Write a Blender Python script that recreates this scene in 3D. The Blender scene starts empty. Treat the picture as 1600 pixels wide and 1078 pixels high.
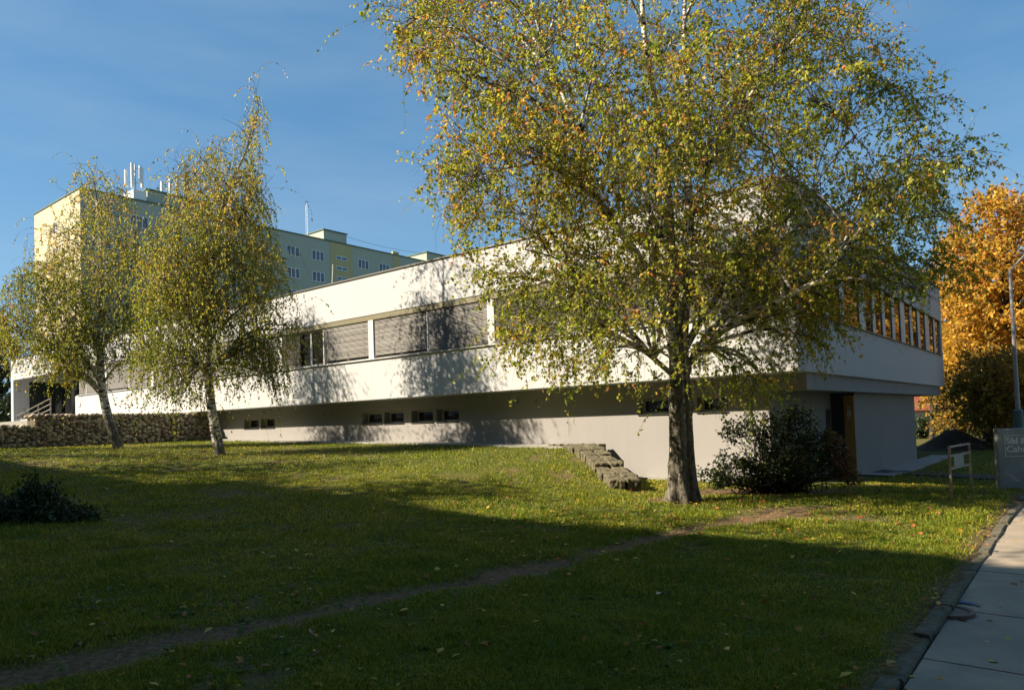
import bpy, math, random
import numpy as np
from mathutils import Vector, Matrix
random.seed(7); RNG = np.random.default_rng(11)
R_ = math.radians
SC = bpy.context.scene
COL = SC.collection

# ------------------------------------------------------------------ camera, sky, sun, exposure
TH, OX, OY = 0.892, 6.174, 15.3           # heading of the facade, near corner of the upper storey
EYE = 1.6
F_PX, PITCH, ROLL, CY = 1114.95, 0.035, -0.033, 619.43
cam_d = bpy.data.cameras.new('camera'); cam = bpy.data.objects.new('camera', cam_d); COL.objects.link(cam)
cp, sp = math.cos(PITCH), math.sin(PITCH); cr, sr = math.cos(ROLL), math.sin(ROLL)
Fv = np.array([0, cp, sp]); U0 = np.array([0, -sp, cp]); R0 = np.array([1., 0, 0])
Rv = cr * R0 + sr * U0; Uv = -sr * R0 + cr * U0
m = Matrix.Identity(4)
for i in range(3):
    m[i][0], m[i][1], m[i][2] = Rv[i], Uv[i], -Fv[i]
m[2][3] = EYE
cam.matrix_world = m
cam_d.sensor_width = 36; cam_d.lens = 36 * F_PX / 1600
cam_d.shift_y = (CY - 539) / 1600
cam_d.clip_end = 3000; cam_d.clip_start = 0.05
SC.camera = cam

L3v = np.array([-math.sin(TH), math.cos(TH), 0]); R3v = np.array([math.cos(TH), math.sin(TH), 0]); O3 = np.array([OX, OY, 0])
SUN_AZ, SUN_EL = R_(42), R_(36)         # measured from the facade's normal
ldir = (R3v * math.cos(SUN_AZ) - L3v * math.sin(SUN_AZ)) * math.cos(SUN_EL) + np.array([0, 0, -math.sin(SUN_EL)])
sd = bpy.data.lights.new('sun', 'SUN'); sd.energy = 5.0; sd.angle = R_(0.55); sd.color = (1, 0.86, 0.66)
so = bpy.data.objects.new('sun', sd); COL.objects.link(so)
so.rotation_euler = Vector(ldir).to_track_quat('-Z', 'Y').to_euler(); so.location = (-40, -10, 60)

W = bpy.data.worlds.new('World'); SC.world = W; W.use_nodes = True
nt = W.node_tree; nt.nodes.clear()
wo = nt.nodes.new('ShaderNodeOutputWorld'); bg = nt.nodes.new('ShaderNodeBackground'); sky = nt.nodes.new('ShaderNodeTexSky')
sky.sky_type = 'NISHITA'; sky.sun_disc = False; sky.sun_elevation = SUN_EL
sky.sun_rotation = math.atan2(-ldir[0], -ldir[1])
sky.air_density = 1.0; sky.dust_density = 0.3; sky.ozone_density = 2.2
bg.inputs[1].default_value = 0.054
tn_ = nt.nodes.new('ShaderNodeMixRGB'); tn_.blend_type = 'MULTIPLY'; tn_.inputs[0].default_value = 1; tn_.inputs[2].default_value = (.74, 1.0, 1.07, 1)
fl_ = nt.nodes.new('ShaderNodeMixRGB'); fl_.inputs[0].default_value = .45; fl_.inputs[2].default_value = (1.12, 2.95, 5.3, 1)   # evens out the blue across the sky
nt.links.new(sky.outputs[0], tn_.inputs[1]); nt.links.new(tn_.outputs[0], fl_.inputs[1]); tcw = nt.nodes.new('ShaderNodeTexCoord'); mpw = nt.nodes.new('ShaderNodeMapping'); mpw.inputs['Scale'].default_value = (1.1, 1.1, 5.5); mpw.inputs['Rotation'].default_value = (0, R_(14), R_(20))
nw = nt.nodes.new('ShaderNodeTexNoise'); nw.inputs['Scale'].default_value = 1.7; nw.inputs['Detail'].default_value = 7; nw.inputs['Roughness'].default_value = .55
rw = nt.nodes.new('ShaderNodeMapRange'); rw.inputs[1].default_value = .47; rw.inputs[2].default_value = .75; rw.inputs[3].default_value = 0; rw.inputs[4].default_value = .2
cw = nt.nodes.new('ShaderNodeMixRGB'); cw.inputs[2].default_value = (4.4, 5.2, 6.2, 1)                     # thin high cloud
nt.links.new(tcw.outputs['Generated'], mpw.inputs[0]); nt.links.new(mpw.outputs[0], nw.inputs['Vector']); nt.links.new(nw.outputs[0], rw.inputs[0]); nt.links.new(rw.outputs[0], cw.inputs[0])
sz_ = nt.nodes.new('ShaderNodeSeparateXYZ'); hz_ = nt.nodes.new('ShaderNodeMapRange'); hz_.interpolation_type = 'SMOOTHSTEP'
for i_, v_ in ((1, .0), (2, .42), (3, .42), (4, 0.)): hz_.inputs[i_].default_value = v_
hm_ = nt.nodes.new('ShaderNodeMixRGB'); hm_.inputs[2].default_value = (3.6, 5.4, 7.0, 1)                       # paler air towards the horizon
nt.links.new(tcw.outputs['Generated'], sz_.inputs[0]); nt.links.new(sz_.outputs[2], hz_.inputs[0]); nt.links.new(hz_.outputs[0], hm_.inputs[0]); nt.links.new(fl_.outputs[0], hm_.inputs[1])
nt.links.new(hm_.outputs[0], cw.inputs[1]); nt.links.new(cw.outputs[0], bg.inputs[0]); nt.links.new(bg.outputs[0], wo.inputs[0])
vs = SC.view_settings; vs.view_transform = 'Standard'; vs.look = 'None'; vs.exposure = 1.22; vs.gamma = 1

# ------------------------------------------------------------------ projection helpers (where a pixel of the place lies in the world)
E3 = np.array([0, 0, EYE])
def ray(x, y): return Fv + Rv * (x - 800) / F_PX + Uv * (CY - y) / F_PX
def at(x, y, Y):
    d = ray(x, y); return E3 + d * (Y / d[1])
def onz(x, y, z):
    d = ray(x, y); return E3 + d * ((z - EYE) / d[2])
def onv(x, y, v):
    d = ray(x, y); return E3 + d * (((O3 + v * R3v - E3) @ R3v) / (d @ R3v))
def Bw(u, v, z): return O3 + u * L3v + v * R3v + np.array([0, 0, z])
def uvz(P):
    q = np.asarray(P) - O3; return q @ L3v, q @ R3v, q[2]
def u_at(x, y, v): return uvz(onv(x, y, v))[0]

# ------------------------------------------------------------------ object helpers
def tag(o, label=None, cat=None, group=None, kind=None):
    if label: o['label'] = label
    if cat: o['category'] = cat
    if group: o['group'] = group
    if kind: o['kind'] = kind
    return o
def empty(name, loc, rz=0.0):
    o = bpy.data.objects.new(name, None); COL.objects.link(o); o.location = tuple(map(float, loc)); o.rotation_euler = (0, 0, rz)
    o.empty_display_size = 0.3
    return o
def link_mesh(name, me, mats, parent=None):
    for mm in (mats if isinstance(mats, (list, tuple)) else [mats]): me.materials.append(mm)
    o = bpy.data.objects.new(name, me); COL.objects.link(o)
    if parent is not None: o.parent = parent
    return o
class MB:
    def __init__(s): s.v = []; s.f = []; s.mi = []
    def quad(s, pts, mi=0):
        k = len(s.v); s.v += [tuple(map(float, p)) for p in pts]; s.f.append(tuple(range(k, k + len(pts)))); s.mi.append(mi)
    def box(s, x0, x1, y0, y1, z0, z1, mi=0):
        if x0 > x1: x0, x1 = x1, x0
        if y0 > y1: y0, y1 = y1, y0
        k = len(s.v)
        s.v += [(x0, y0, z0), (x1, y0, z0), (x1, y1, z0), (x0, y1, z0), (x0, y0, z1), (x1, y0, z1), (x1, y1, z1), (x0, y1, z1)]
        for q in ((0, 3, 2, 1), (4, 5, 6, 7), (0, 1, 5, 4), (1, 2, 6, 5), (2, 3, 7, 6), (3, 0, 4, 7)):
            s.f.append(tuple(k + i for i in q)); s.mi.append(mi)
    def tube(s, pts, r, n=8, mi=0, cap=True):
        pts = [Vector(p) for p in pts]; rs = r if isinstance(r, (list, tuple)) else [r] * len(pts)
        k = len(s.v)
        for i, p in enumerate(pts):
            t = (pts[min(i + 1, len(pts) - 1)] - pts[max(i - 1, 0)]).normalized()
            ref = Vector((0, 0, 1)) if abs(t.z) < .9 else Vector((1, 0, 0))
            a = t.cross(ref).normalized(); b = t.cross(a)
            for j in range(n):
                w = 2 * math.pi * j / n; s.v.append(tuple(p + (a * math.cos(w) + b * math.sin(w)) * rs[i]))
        for i in range(len(pts) - 1):
            for j in range(n):
                s.f.append((k + i * n + j, k + i * n + (j + 1) % n, k + (i + 1) * n + (j + 1) % n, k + (i + 1) * n + j)); s.mi.append(mi)
        if cap:
            s.f.append(tuple(k + j for j in range(n - 1, -1, -1))); s.mi.append(mi)
            e = k + (len(pts) - 1) * n; s.f.append(tuple(e + j for j in range(n))); s.mi.append(mi)
    def build(s, name, mats, parent=None, bevel=0.0, smooth=False):
        me = bpy.data.meshes.new(name); me.from_pydata(s.v, [], s.f); me.update()
        me.polygons.foreach_set('material_index', s.mi)
        if smooth: me.polygons.foreach_set('use_smooth', [True] * len(s.f))
        o = link_mesh(name, me, mats, parent)
        if bevel:
            b = o.modifiers.new('bevel', 'BEVEL'); b.width = bevel; b.segments = 2; b.limit_method = 'ANGLE'
        return o
def np_mesh(name, V, Fa, mats, parent=None, col=None, smooth=False):
    """one mesh from arrays: V (N,3), Fa (M,k), col (N,4) stored as 'tint'"""
    V = np.asarray(V, np.float32); Fa = np.asarray(Fa, np.int32); M, k = Fa.shape
    me = bpy.data.meshes.new(name); me.vertices.add(len(V)); me.vertices.foreach_set('co', V.ravel())
    me.loops.add(M * k); me.loops.foreach_set('vertex_index', Fa.ravel())
    me.polygons.add(M); me.polygons.foreach_set('loop_start', np.arange(0, M * k, k, dtype=np.int32))
    me.polygons.foreach_set('loop_total', np.full(M, k, np.int32))
    if smooth: me.polygons.foreach_set('use_smooth', np.ones(M, bool))
    me.update(calc_edges=True)
    if col is not None:
        a = me.attributes.new('tint', 'FLOAT_COLOR', 'POINT'); a.data.foreach_set('color', np.asarray(col, np.float32).ravel())
    return link_mesh(name, me, mats, parent)

# ------------------------------------------------------------------ materials
def new_mat(name):
    mt = bpy.data.materials.new(name); mt.use_nodes = True; n = mt.node_tree
    return mt, n, n.nodes, n.links, n.nodes['Principled BSDF']
def rgb(c): return (c[0], c[1], c[2], 1)
def mat(name, c, rough=.7, var=.12, scale=3.0, bump=0.0, bscale=60., metal=0.0, spec=.4, c2=None, stain=None, coord='Object', sc3=None, detail=6):
    mt, n, N, Lk, b = new_mat(name)
    tc = N.new('ShaderNodeTexCoord'); src = tc.outputs[coord]
    if sc3:
        mp = N.new('ShaderNodeMapping'); mp.inputs['Scale'].default_value = sc3; Lk.new(src, mp.inputs[0]); src = mp.outputs[0]
    no = N.new('ShaderNodeTexNoise'); no.inputs['Scale'].default_value = scale; no.inputs['Detail'].default_value = detail; no.inputs['Roughness'].default_value = .65
    Lk.new(src, no.inputs['Vector'])
    rp = N.new('ShaderNodeValToRGB'); rp.color_ramp.elements[0].position = .3; rp.color_ramp.elements[1].position = .7
    d = c2 if c2 else tuple(x * (1 - var) for x in c)
    rp.color_ramp.elements[0].color = rgb(d); rp.color_ramp.elements[1].color = rgb(c)
    Lk.new(no.outputs[0], rp.inputs[0]); out = rp.outputs[0]
    if stain:                                            # faint vertical weather streaks
        mp2 = N.new('ShaderNodeMapping'); mp2.inputs['Scale'].default_value = (2.2, 2.2, .12); Lk.new(tc.outputs[coord], mp2.inputs[0])
        n2 = N.new('ShaderNodeTexNoise'); n2.inputs['Scale'].default_value = 1.6; n2.inputs['Detail'].default_value = 5; Lk.new(mp2.outputs[0], n2.inputs['Vector'])
        r2 = N.new('ShaderNodeValToRGB'); r2.color_ramp.elements[0].position = .52; r2.color_ramp.elements[1].position = .8
        mx = N.new('ShaderNodeMixRGB'); mx.inputs[2].default_value = rgb(stain); Lk.new(n2.outputs[0], r2.inputs[0])
        mm = N.new('ShaderNodeMath'); mm.operation = 'MULTIPLY'; mm.inputs[1].default_value = .35; Lk.new(r2.outputs[0], mm.inputs[0])
        Lk.new(mm.outputs[0], mx.inputs[0]); Lk.new(out, mx.inputs[1]); out = mx.outputs[0]
    Lk.new(out, b.inputs['Base Color'])
    b.inputs['Roughness'].default_value = rough; b.inputs['Metallic'].default_value = metal; b.inputs['Specular IOR Level'].default_value = spec
    if bump:
        nb = N.new('ShaderNodeTexNoise'); nb.inputs['Scale'].default_value = bscale; nb.inputs['Detail'].default_value = 4
        Lk.new(tc.outputs[coord], nb.inputs['Vector'])
        bp = N.new('ShaderNodeBump'); bp.inputs['Strength'].default_value = bump; bp.inputs['Distance'].default_value = .02
        Lk.new(nb.outputs[0], bp.inputs['Height']); Lk.new(bp.outputs[0], b.inputs['Normal'])
    return mt
def leaf_mat(name, gloss=.25, trans=.45, tgain=1.35):
    mt, n, N, Lk, b = new_mat(name)
    a = N.new('ShaderNodeAttribute'); a.attribute_name = 'tint'
    b.inputs['Roughness'].default_value = .42; b.inputs['Specular IOR Level'].default_value = gloss
    Lk.new(a.outputs['Color'], b.inputs['Base Color'])
    tr = N.new('ShaderNodeBsdfTranslucent'); mx = N.new('ShaderNodeMixShader'); mx.inputs[0].default_value = trans
    g = N.new('ShaderNodeMixRGB'); g.blend_type = 'MULTIPLY'; g.inputs[0].default_value = 1; g.inputs[2].default_value = (tgain, tgain * 1.02, tgain * .7, 1)
    Lk.new(a.outputs['Color'], g.inputs[1]); Lk.new(g.outputs[0], tr.inputs[0])
    o = N['Material Output']; Lk.new(b.outputs[0], mx.inputs[1]); Lk.new(tr.outputs[0], mx.inputs[2]); Lk.new(mx.outputs[0], o.inputs[0])
    return mt
def tint_mat(name, rough=.8, spec=.2, bump=.0, bscale=40):
    mt, n, N, Lk, b = new_mat(name)
    a = N.new('ShaderNodeAttribute'); a.attribute_name = 'tint'
    no = N.new('ShaderNodeTexNoise'); no.inputs['Scale'].default_value = bscale; no.inputs['Detail'].default_value = 5
    tc = N.new('ShaderNodeTexCoord'); Lk.new(tc.outputs['Object'], no.inputs['Vector'])
    rp = N.new('ShaderNodeMapRange'); rp.inputs[3].default_value = .6; rp.inputs[4].default_value = 1.4; Lk.new(no.outputs[0], rp.inputs[0])
    mx = N.new('ShaderNodeMixRGB'); mx.blend_type = 'MULTIPLY'; mx.inputs[0].default_value = 1
    Lk.new(a.outputs['Color'], mx.inputs[1]); Lk.new(rp.outputs[0], mx.inputs[2]); Lk.new(mx.outputs[0], b.inputs['Base Color'])
    b.inputs['Roughness'].default_value = rough; b.inputs['Specular IOR Level'].default_value = spec
    if bump:
        bp = N.new('ShaderNodeBump'); bp.inputs['Strength'].default_value = bump; bp.inputs['Distance'].default_value = .03
        Lk.new(no.outputs[0], bp.inputs['Height']); Lk.new(bp.outputs[0], b.inputs['Normal'])
    return mt
def bark_mat(name, white=(.78, .74, .66), dark=(.035, .03, .025)):
    """birch bark: pale with horizontal dark marks; 'tint' red = share of rough dark bark"""
    mt, n, N, Lk, b = new_mat(name)
    tc = N.new('ShaderNodeTexCoord')
    mp = N.new('ShaderNodeMapping'); mp.inputs['Scale'].default_value = (5, 5, 16); Lk.new(tc.outputs['Object'], mp.inputs[0])
    n1 = N.new('ShaderNodeTexNoise'); n1.inputs['Scale'].default_value = 1.0; n1.inputs['Detail'].default_value = 5; Lk.new(mp.outputs[0], n1.inputs['Vector'])
    r1 = N.new('ShaderNodeValToRGB'); e = r1.color_ramp.elements; e[0].position = .42; e[1].position = .52; e[0].color = (.06, .05, .045, 1); e[1].color = rgb(white)
    x = r1.color_ramp.elements.new(.75); x.color = (white[0] * .75, white[1] * .73, white[2] * .68, 1)
    Lk.new(n1.outputs[0], r1.inputs[0])
    mp2 = N.new('ShaderNodeMapping'); mp2.inputs['Scale'].default_value = (11, 11, 4.2); Lk.new(tc.outputs['Object'], mp2.inputs[0])
    n2 = N.new('ShaderNodeTexNoise'); n2.inputs['Scale'].default_value = 1.4; n2.inputs['Detail'].default_value = 8; n2.inputs['Roughness'].default_value = .7; Lk.new(mp2.outputs[0], n2.inputs['Vector'])
    r2 = N.new('ShaderNodeValToRGB'); e = r2.color_ramp.elements; e[0].position = .38; e[1].position = .7; e[0].color = rgb(dark); e[1].color = (.27, .245, .19, 1)
    Lk.new(n2.outputs[0], r2.inputs[0])
    at_ = N.new('ShaderNodeAttribute'); at_.attribute_name = 'tint'
    sx = N.new('ShaderNodeSeparateColor'); Lk.new(at_.outputs['Color'], sx.inputs[0])
    ad = N.new('ShaderNodeMath'); ad.operation = 'ADD'; Lk.new(sx.outputs[0], ad.inputs[0])
    sb = N.new('ShaderNodeMath'); sb.operation = 'MULTIPLY_ADD'; sb.inputs[1].default_value = 1.6; sb.inputs[2].default_value = -.8; Lk.new(n2.outputs[0], sb.inputs[0]); Lk.new(sb.outputs[0], ad.inputs[1])
    r3 = N.new('ShaderNodeValToRGB'); r3.color_ramp.elements[0].position = .4; r3.color_ramp.elements[1].position = .6; Lk.new(ad.outputs[0], r3.inputs[0])
    mx = N.new('ShaderNodeMixRGB'); Lk.new(r3.outputs[0], mx.inputs[0]); Lk.new(r1.outputs[0], mx.inputs[1]); Lk.new(r2.outputs[0], mx.inputs[2])
    Lk.new(mx.outputs[0], b.inputs['Base Color']); b.inputs['Roughness'].default_value = .75; b.inputs['Specular IOR Level'].default_value = .25
    bp = N.new('ShaderNodeBump'); bp.inputs['Strength'].default_value = .9; bp.inputs['Distance'].default_value = .05
    Lk.new(n2.outputs[0], bp.inputs['Height']); Lk.new(bp.outputs[0], b.inputs['Normal'])
    return mt
def glass_mat(name, c=(.012, .016, .018), rough=.03):
    mt, n, N, Lk, b = new_mat(name)
    b.inputs['Base Color'].default_value = rgb(c); b.inputs['Roughness'].default_value = rough; b.inputs['Specular IOR Level'].default_value = .9; b.inputs['IOR'].default_value = 1.7
    return mt

M = dict(
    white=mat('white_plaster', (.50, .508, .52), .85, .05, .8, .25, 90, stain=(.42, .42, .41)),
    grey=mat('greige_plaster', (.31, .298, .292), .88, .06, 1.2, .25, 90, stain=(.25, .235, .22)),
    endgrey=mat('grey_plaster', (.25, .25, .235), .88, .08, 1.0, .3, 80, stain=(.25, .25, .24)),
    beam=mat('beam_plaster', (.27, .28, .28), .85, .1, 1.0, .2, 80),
    tan=mat('tan_plaster', (.50, .27, .08), .85, .1, 2.0, .2, 80),
    frame=mat('white_window_frame', (.6, .6, .6), .45, .04, 4),
    olive=mat('olive_metal', (.2, .18, .11), .5, .15, 4),
    slat=mat('blind_metal', (.185, .175, .16), .5, .1, 2.0, metal=.1),
    darkmetal=mat('dark_metal', (.05, .05, .05), .5, .2, 6),
    coping=mat('coping_metal', (.16, .155, .14), .45, .2, 3, metal=.5),
    glass=glass_mat('window_glass'),
    doorglass=glass_mat('door_glass', (.02, .03, .03), .06),
    roof=mat('roof_felt', (.12, .12, .12), .95),
    concrete=mat('pale_concrete', (.36, .35, .32), .9, .3, 2.5, .5, 60),
    walk=mat('pavement_concrete', (.44, .36, .27), .9, .35, 1.3, .6, 120, c2=(.24, .21, .17), detail=12),
    kerb=mat('kerb_stone', (.17, .15, .11), .95, .5, 9, 1.0, 30, c2=(.06, .058, .03), detail=12),
    asphalt=mat('asphalt', (.06, .06, .062), .9, .3, 5, .5, 150),
    stone=tint_mat('rough_stone', .9, .2, .8, 14),
    wire=mat('gabion_wire', (.09, .075, .06), .6, .2, 8, metal=.4),
    block=mat('rough_block_stone', (.185, .155, .105), .95, .5, 5, 1.0, 16, c2=(.05, .055, .025), detail=12),
    galv=mat('galvanised_steel', (.34, .34, .33), .5, .25, 9, metal=.6),
    rail=mat('rail_steel', (.22, .2, .17), .5, .2, 8, metal=.3),
    lamp_shaded=mat('shaded_lamp_teal', (.10, .17, .19), .45, .15, 5),  # darker teal puts the shade on the lower pole into its colour
    lampwhite=mat('pale_lamp_steel', (.36, .36, .38), .4, .1, 5, metal=.3),
    signc=mat('sign_concrete', (.38, .385, .365), .8, .25, 2.2, .3, 60, c2=(.27, .275, .26)),
    signwhite=mat('white_lettering', (.82, .82, .8), .5, .02, 5),
    sheet=mat('grey_sheet', (.36, .38, .36), .6, .12, 6),
    rust=mat('rusty_frame_steel', (.48, .38, .28), .6, .5, 14, .3, 80, c2=(.30, .17, .09)),
    ablk_g=mat('pale_green_render', (.44, .46, .37), .9, .06, .3, .15, 40),
    ablk_y=mat('pale_cream_render', (.58, .50, .34), .9, .05, .3, .15, 40),
    ablk_s=mat('ochre_render', (.52, .44, .22), .9, .05, .5),
    ablk_roof=mat('green_roof_metal', (.10, .16, .12), .6, .15, 2),
    pipe=mat('grey_antenna', (.5, .5, .5), .5, .1, 3, metal=.3),
    antw=mat('white_antenna', (.8, .8, .78), .45, .04, 3),
    curtain=mat('net_curtain', (.15, .18, .24), .3, .75, 1.3, spec=.6),
    soil=mat('dark_soil', (.05, .04, .03), 1, .4, 5, .9, 16),
    redwall=mat('red_house_wall', (.5, .2, .12), .9, .2, 2),
    redroof=mat('red_house_roof', (.4, .12, .07), .8, .3, 4),
    iron=mat('cast_iron', (.24, .18, .14), .8, .4, 18, .6, 60, metal=.2),
    bark=bark_mat('birch_bark'),
    twig=mat('twig_bark', (.085, .06, .045), .8, .4, 9),
    dbark=mat('dark_bark', (.06, .048, .036), .95, .4, 6, .8, 20),
    leaf=leaf_mat('birch_leaf', .22, .5),
    leafo=leaf_mat('autumn_leaf', .15, .4),
    shrubleaf=leaf_mat('shrub_leaf', .4, .25),
    litter=leaf_mat('dry_leaf', .1, .12),
    grass=leaf_mat('grass_blade', .18, .38, 1.15),
)
# white and dark shares baked per vertex for bark only

# ------------------------------------------------------------------ terrain
KERB_U = uvz(onz(1480, 935, 0.))[0]                    # the kerb runs parallel to the end wall
def tps_fit(P):
    P = np.array(P, float); n = len(P); d = np.hypot(P[:, None, 0] - P[None, :, 0], P[:, None, 1] - P[None, :, 1])
    K = np.where(d > 0, d * d * np.log(d + 1e-9), 0) + np.eye(n) * .5
    A = np.zeros((n + 3, n + 3)); A[:n, :n] = K; A[:n, n] = 1; A[:n, n + 1:] = P[:, :2]; A[n, :n] = 1; A[n + 1:, :n] = P[:, :2].T
    w = np.linalg.solve(A, np.concatenate([P[:, 2], np.zeros(3)]))
    def f(x, y):
        x = np.asarray(x, float); y = np.asarray(y, float); r = np.hypot(x[..., None] - P[:, 0], y[..., None] - P[:, 1])
        return (np.where(r > 0, r * r * np.log(r + 1e-9), 0)) @ w[:n] + w[n] + w[n + 1] * x + w[n + 2] * y
    return f
def BP(u, v, z): q = Bw(u, v, 0); return (q[0], q[1], z)
common = [(0, 0, 0), (2, 4, 0), (-3, 4.5, .0), (-6, 5, .12), (.3, 7.8, .04), (-1.2, 6.6, .04), (2.6, 10.2, .04), (3.1, 13.2, .05), (-10, 0, .15), (0, -10, -.1), (1.84, 14.2, .1)]
P_hi = common + [BP(5.4, .85, .84), BP(7.2, .85, .87), BP(11.3, .85, .97), BP(18, .85, 1.07), BP(25.5, .85, 1.22), (1.5, 16.6, .55), (-8.64, 21.0, .90), (-13.8, 25.0, 1.12), (-7, 10.6, .34), (-17, 20, 1.16), (-26, 37, 1.3), (-4, 15, .42), (-12, 14, .62), (-20, 12, .8), (-40, 40, 1.5), (-30, 20, 1.1)]
P_lo = common + [BP(1, .85, 0), BP(3.6, .85, .03), BP(4.8, .85, .05), (7.6, 10.7, -.01), (8, 13, -.05), (8.9, 14, -.06), (10.6, 15.5, -.2), (10.5, 22, -.3), (14.5, 26, -.36), (20, 36, -.4), (30, 30, -.4), (24, 43, -.4), (40, 60, -.3), (5, 15, .02), (20, 10, -.2)]
f_hi, f_lo = tps_fit(P_hi), tps_fit(P_lo)
def sstep(a, b, x):
    t = np.clip((x - a) / (b - a), 0, 1); return t * t * (3 - 2 * t)
def ground(x, y):
    x = np.asarray(x, float); y = np.asarray(y, float)
    wx = 2.28 - .12 * np.clip(y - 14.6, 0, 5)             # the line of the stone block wall
    t = sstep(wx - .16, wx + .16, x)
    xc = np.clip(x, -70, 60); yc = np.clip(y, -20, 80)
    hi = np.clip(f_hi(xc, yc), -.6, 2.2); lo = np.clip(f_lo(xc, yc), -.6, .6)
    return hi * (1 - t) + lo * t
def gz(x, y): return float(ground(np.array([x]), np.array([y]))[0])
# noise for patches
def vnoise(x, y, sc, seed=0):
    x = np.asarray(x) / sc; y = np.asarray(y) / sc; xi = np.floor(x).astype(int); yi = np.floor(y).astype(int); fx = x - xi; fy = y - yi
    def h(a, b): 
        s = np.sin(a * 127.1 + b * 311.7 + seed * 74.7) * 43758.5453; return s - np.floor(s)
    fx = fx * fx * (3 - 2 * fx); fy = fy * fy * (3 - 2 * fy)
    return (h(xi, yi) * (1 - fx) + h(xi + 1, yi) * fx) * (1 - fy) + (h(xi, yi + 1) * (1 - fx) + h(xi + 1, yi + 1) * fx) * fy
def fbm(x, y, sc, seed=0): return .5 * vnoise(x, y, sc, seed) + .3 * vnoise(x, y, sc / 2.1, seed + 1) + .2 * vnoise(x, y, sc / 4.7, seed + 2)
TRACK = np.array([onz(px, py, .05)[:2] for px, py in [(-160, 1100), (0, 1052), (150, 1022), (300, 990), (450, 962), (600, 930), (740, 905), (850, 880), (930, 862), (1000, 845), (1100, 820), (1200, 800), (1290, 787)]])
TRW = np.array([.20, .20, .21, .2, .19, .17, .2, .27, .2, .14, .2, .34, .2]) * 1.2
def dirt_mask(x, y):
    x = np.asarray(x, float); y = np.asarray(y, float); best = np.full(x.shape, 9.)
    for i in range(len(TRACK) - 1):
        a, b = TRACK[i], TRACK[i + 1]; ab = b - a; t = np.clip(((x - a[0]) * ab[0] + (y - a[1]) * ab[1]) / (ab @ ab), 0, 1)
        d = np.hypot(x - a[0] - t * ab[0], y - a[1] - t * ab[1]) / (TRW[i] * (1 - t) + TRW[i + 1] * t); best = np.minimum(best, d)
    n = fbm(x, y, .7, 3); core = 1 - sstep(.45, 1.6, best + (n - .5) * 2.2 + (fbm(x, y, .22, 17) - .5) * .9)
    p = fbm(x, y, 2.6, 9); patch = np.maximum(sstep(.66, .8, p) * .5, sstep(.60, .74, fbm(x, y, .5, 61)) * sstep(.42, .6, fbm(x, y, 2.2, 63)) * .7)
    tr = np.hypot(x - 3.06, y - 13.2); base = 1 - sstep(.25, .9, tr + (n - .5) * .8)
    u = (x - OX) * L3v[0] + (y - OY) * L3v[1]; kb = (1 - sstep(.03, .32, np.abs(u - KERB_U) + (n - .5) * .25)) * .85
    shr = np.hypot((x - 4.9) / 1.7, (y - 14.6) / .7); sb = (1 - sstep(.7, 1.25, shr + (n - .5) * .5))
    return np.clip(np.maximum.reduce([core, patch, base, kb, sb]), 0, 1)

def axis(lo, hi, c0, c1, fine, grow):
    a = list(np.arange(c0, c1, fine)); s = fine
    while a[-1] < hi: s *= grow; a.append(a[-1] + s)
    s = fine; b = [c0]
    while b[-1] > lo: s *= grow; b.append(b[-1] - s)
    return np.array(b[:0:-1] + a)
gx = axis(-600, 600, -14, 12, .11, 1.16); gy = axis(-500, 900, 3, 25, .11, 1.16)
XX, YY = np.meshgrid(gx, gy); ZZ = ground(XX, YY) + .02 * (fbm(XX, YY, .5, 5) - .5) + .03 * (fbm(XX, YY, 1.7, 6) - .5)
dm = dirt_mask(XX, YY); ZZ -= dm * .03
uu = (XX - OX) * L3v[0] + (YY - OY) * L3v[1]; vv = (XX - OX) * R3v[0] + (YY - OY) * R3v[1]
ZZ = np.where(uu < KERB_U - .02, ZZ - .16, ZZ)
ZZ = np.where((uu > .95) & (uu < 50) & (vv > 1.1) & (vv < 19), ZZ - .4, ZZ)
nx, ny = len(gx), len(gy)
idx = np.arange(nx * ny).reshape(ny, nx)
Fg = np.stack([idx[:-1, :-1], idx[:-1, 1:], idx[1:, 1:], idx[1:, :-1]], -1).reshape(-1, 4)
gcol = np.zeros((nx * ny, 4)); gcol[:, 0] = dm.ravel(); gcol[:, 1] = fbm(XX, YY, 3.5, 21).ravel(); gcol[:, 3] = 1
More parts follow.
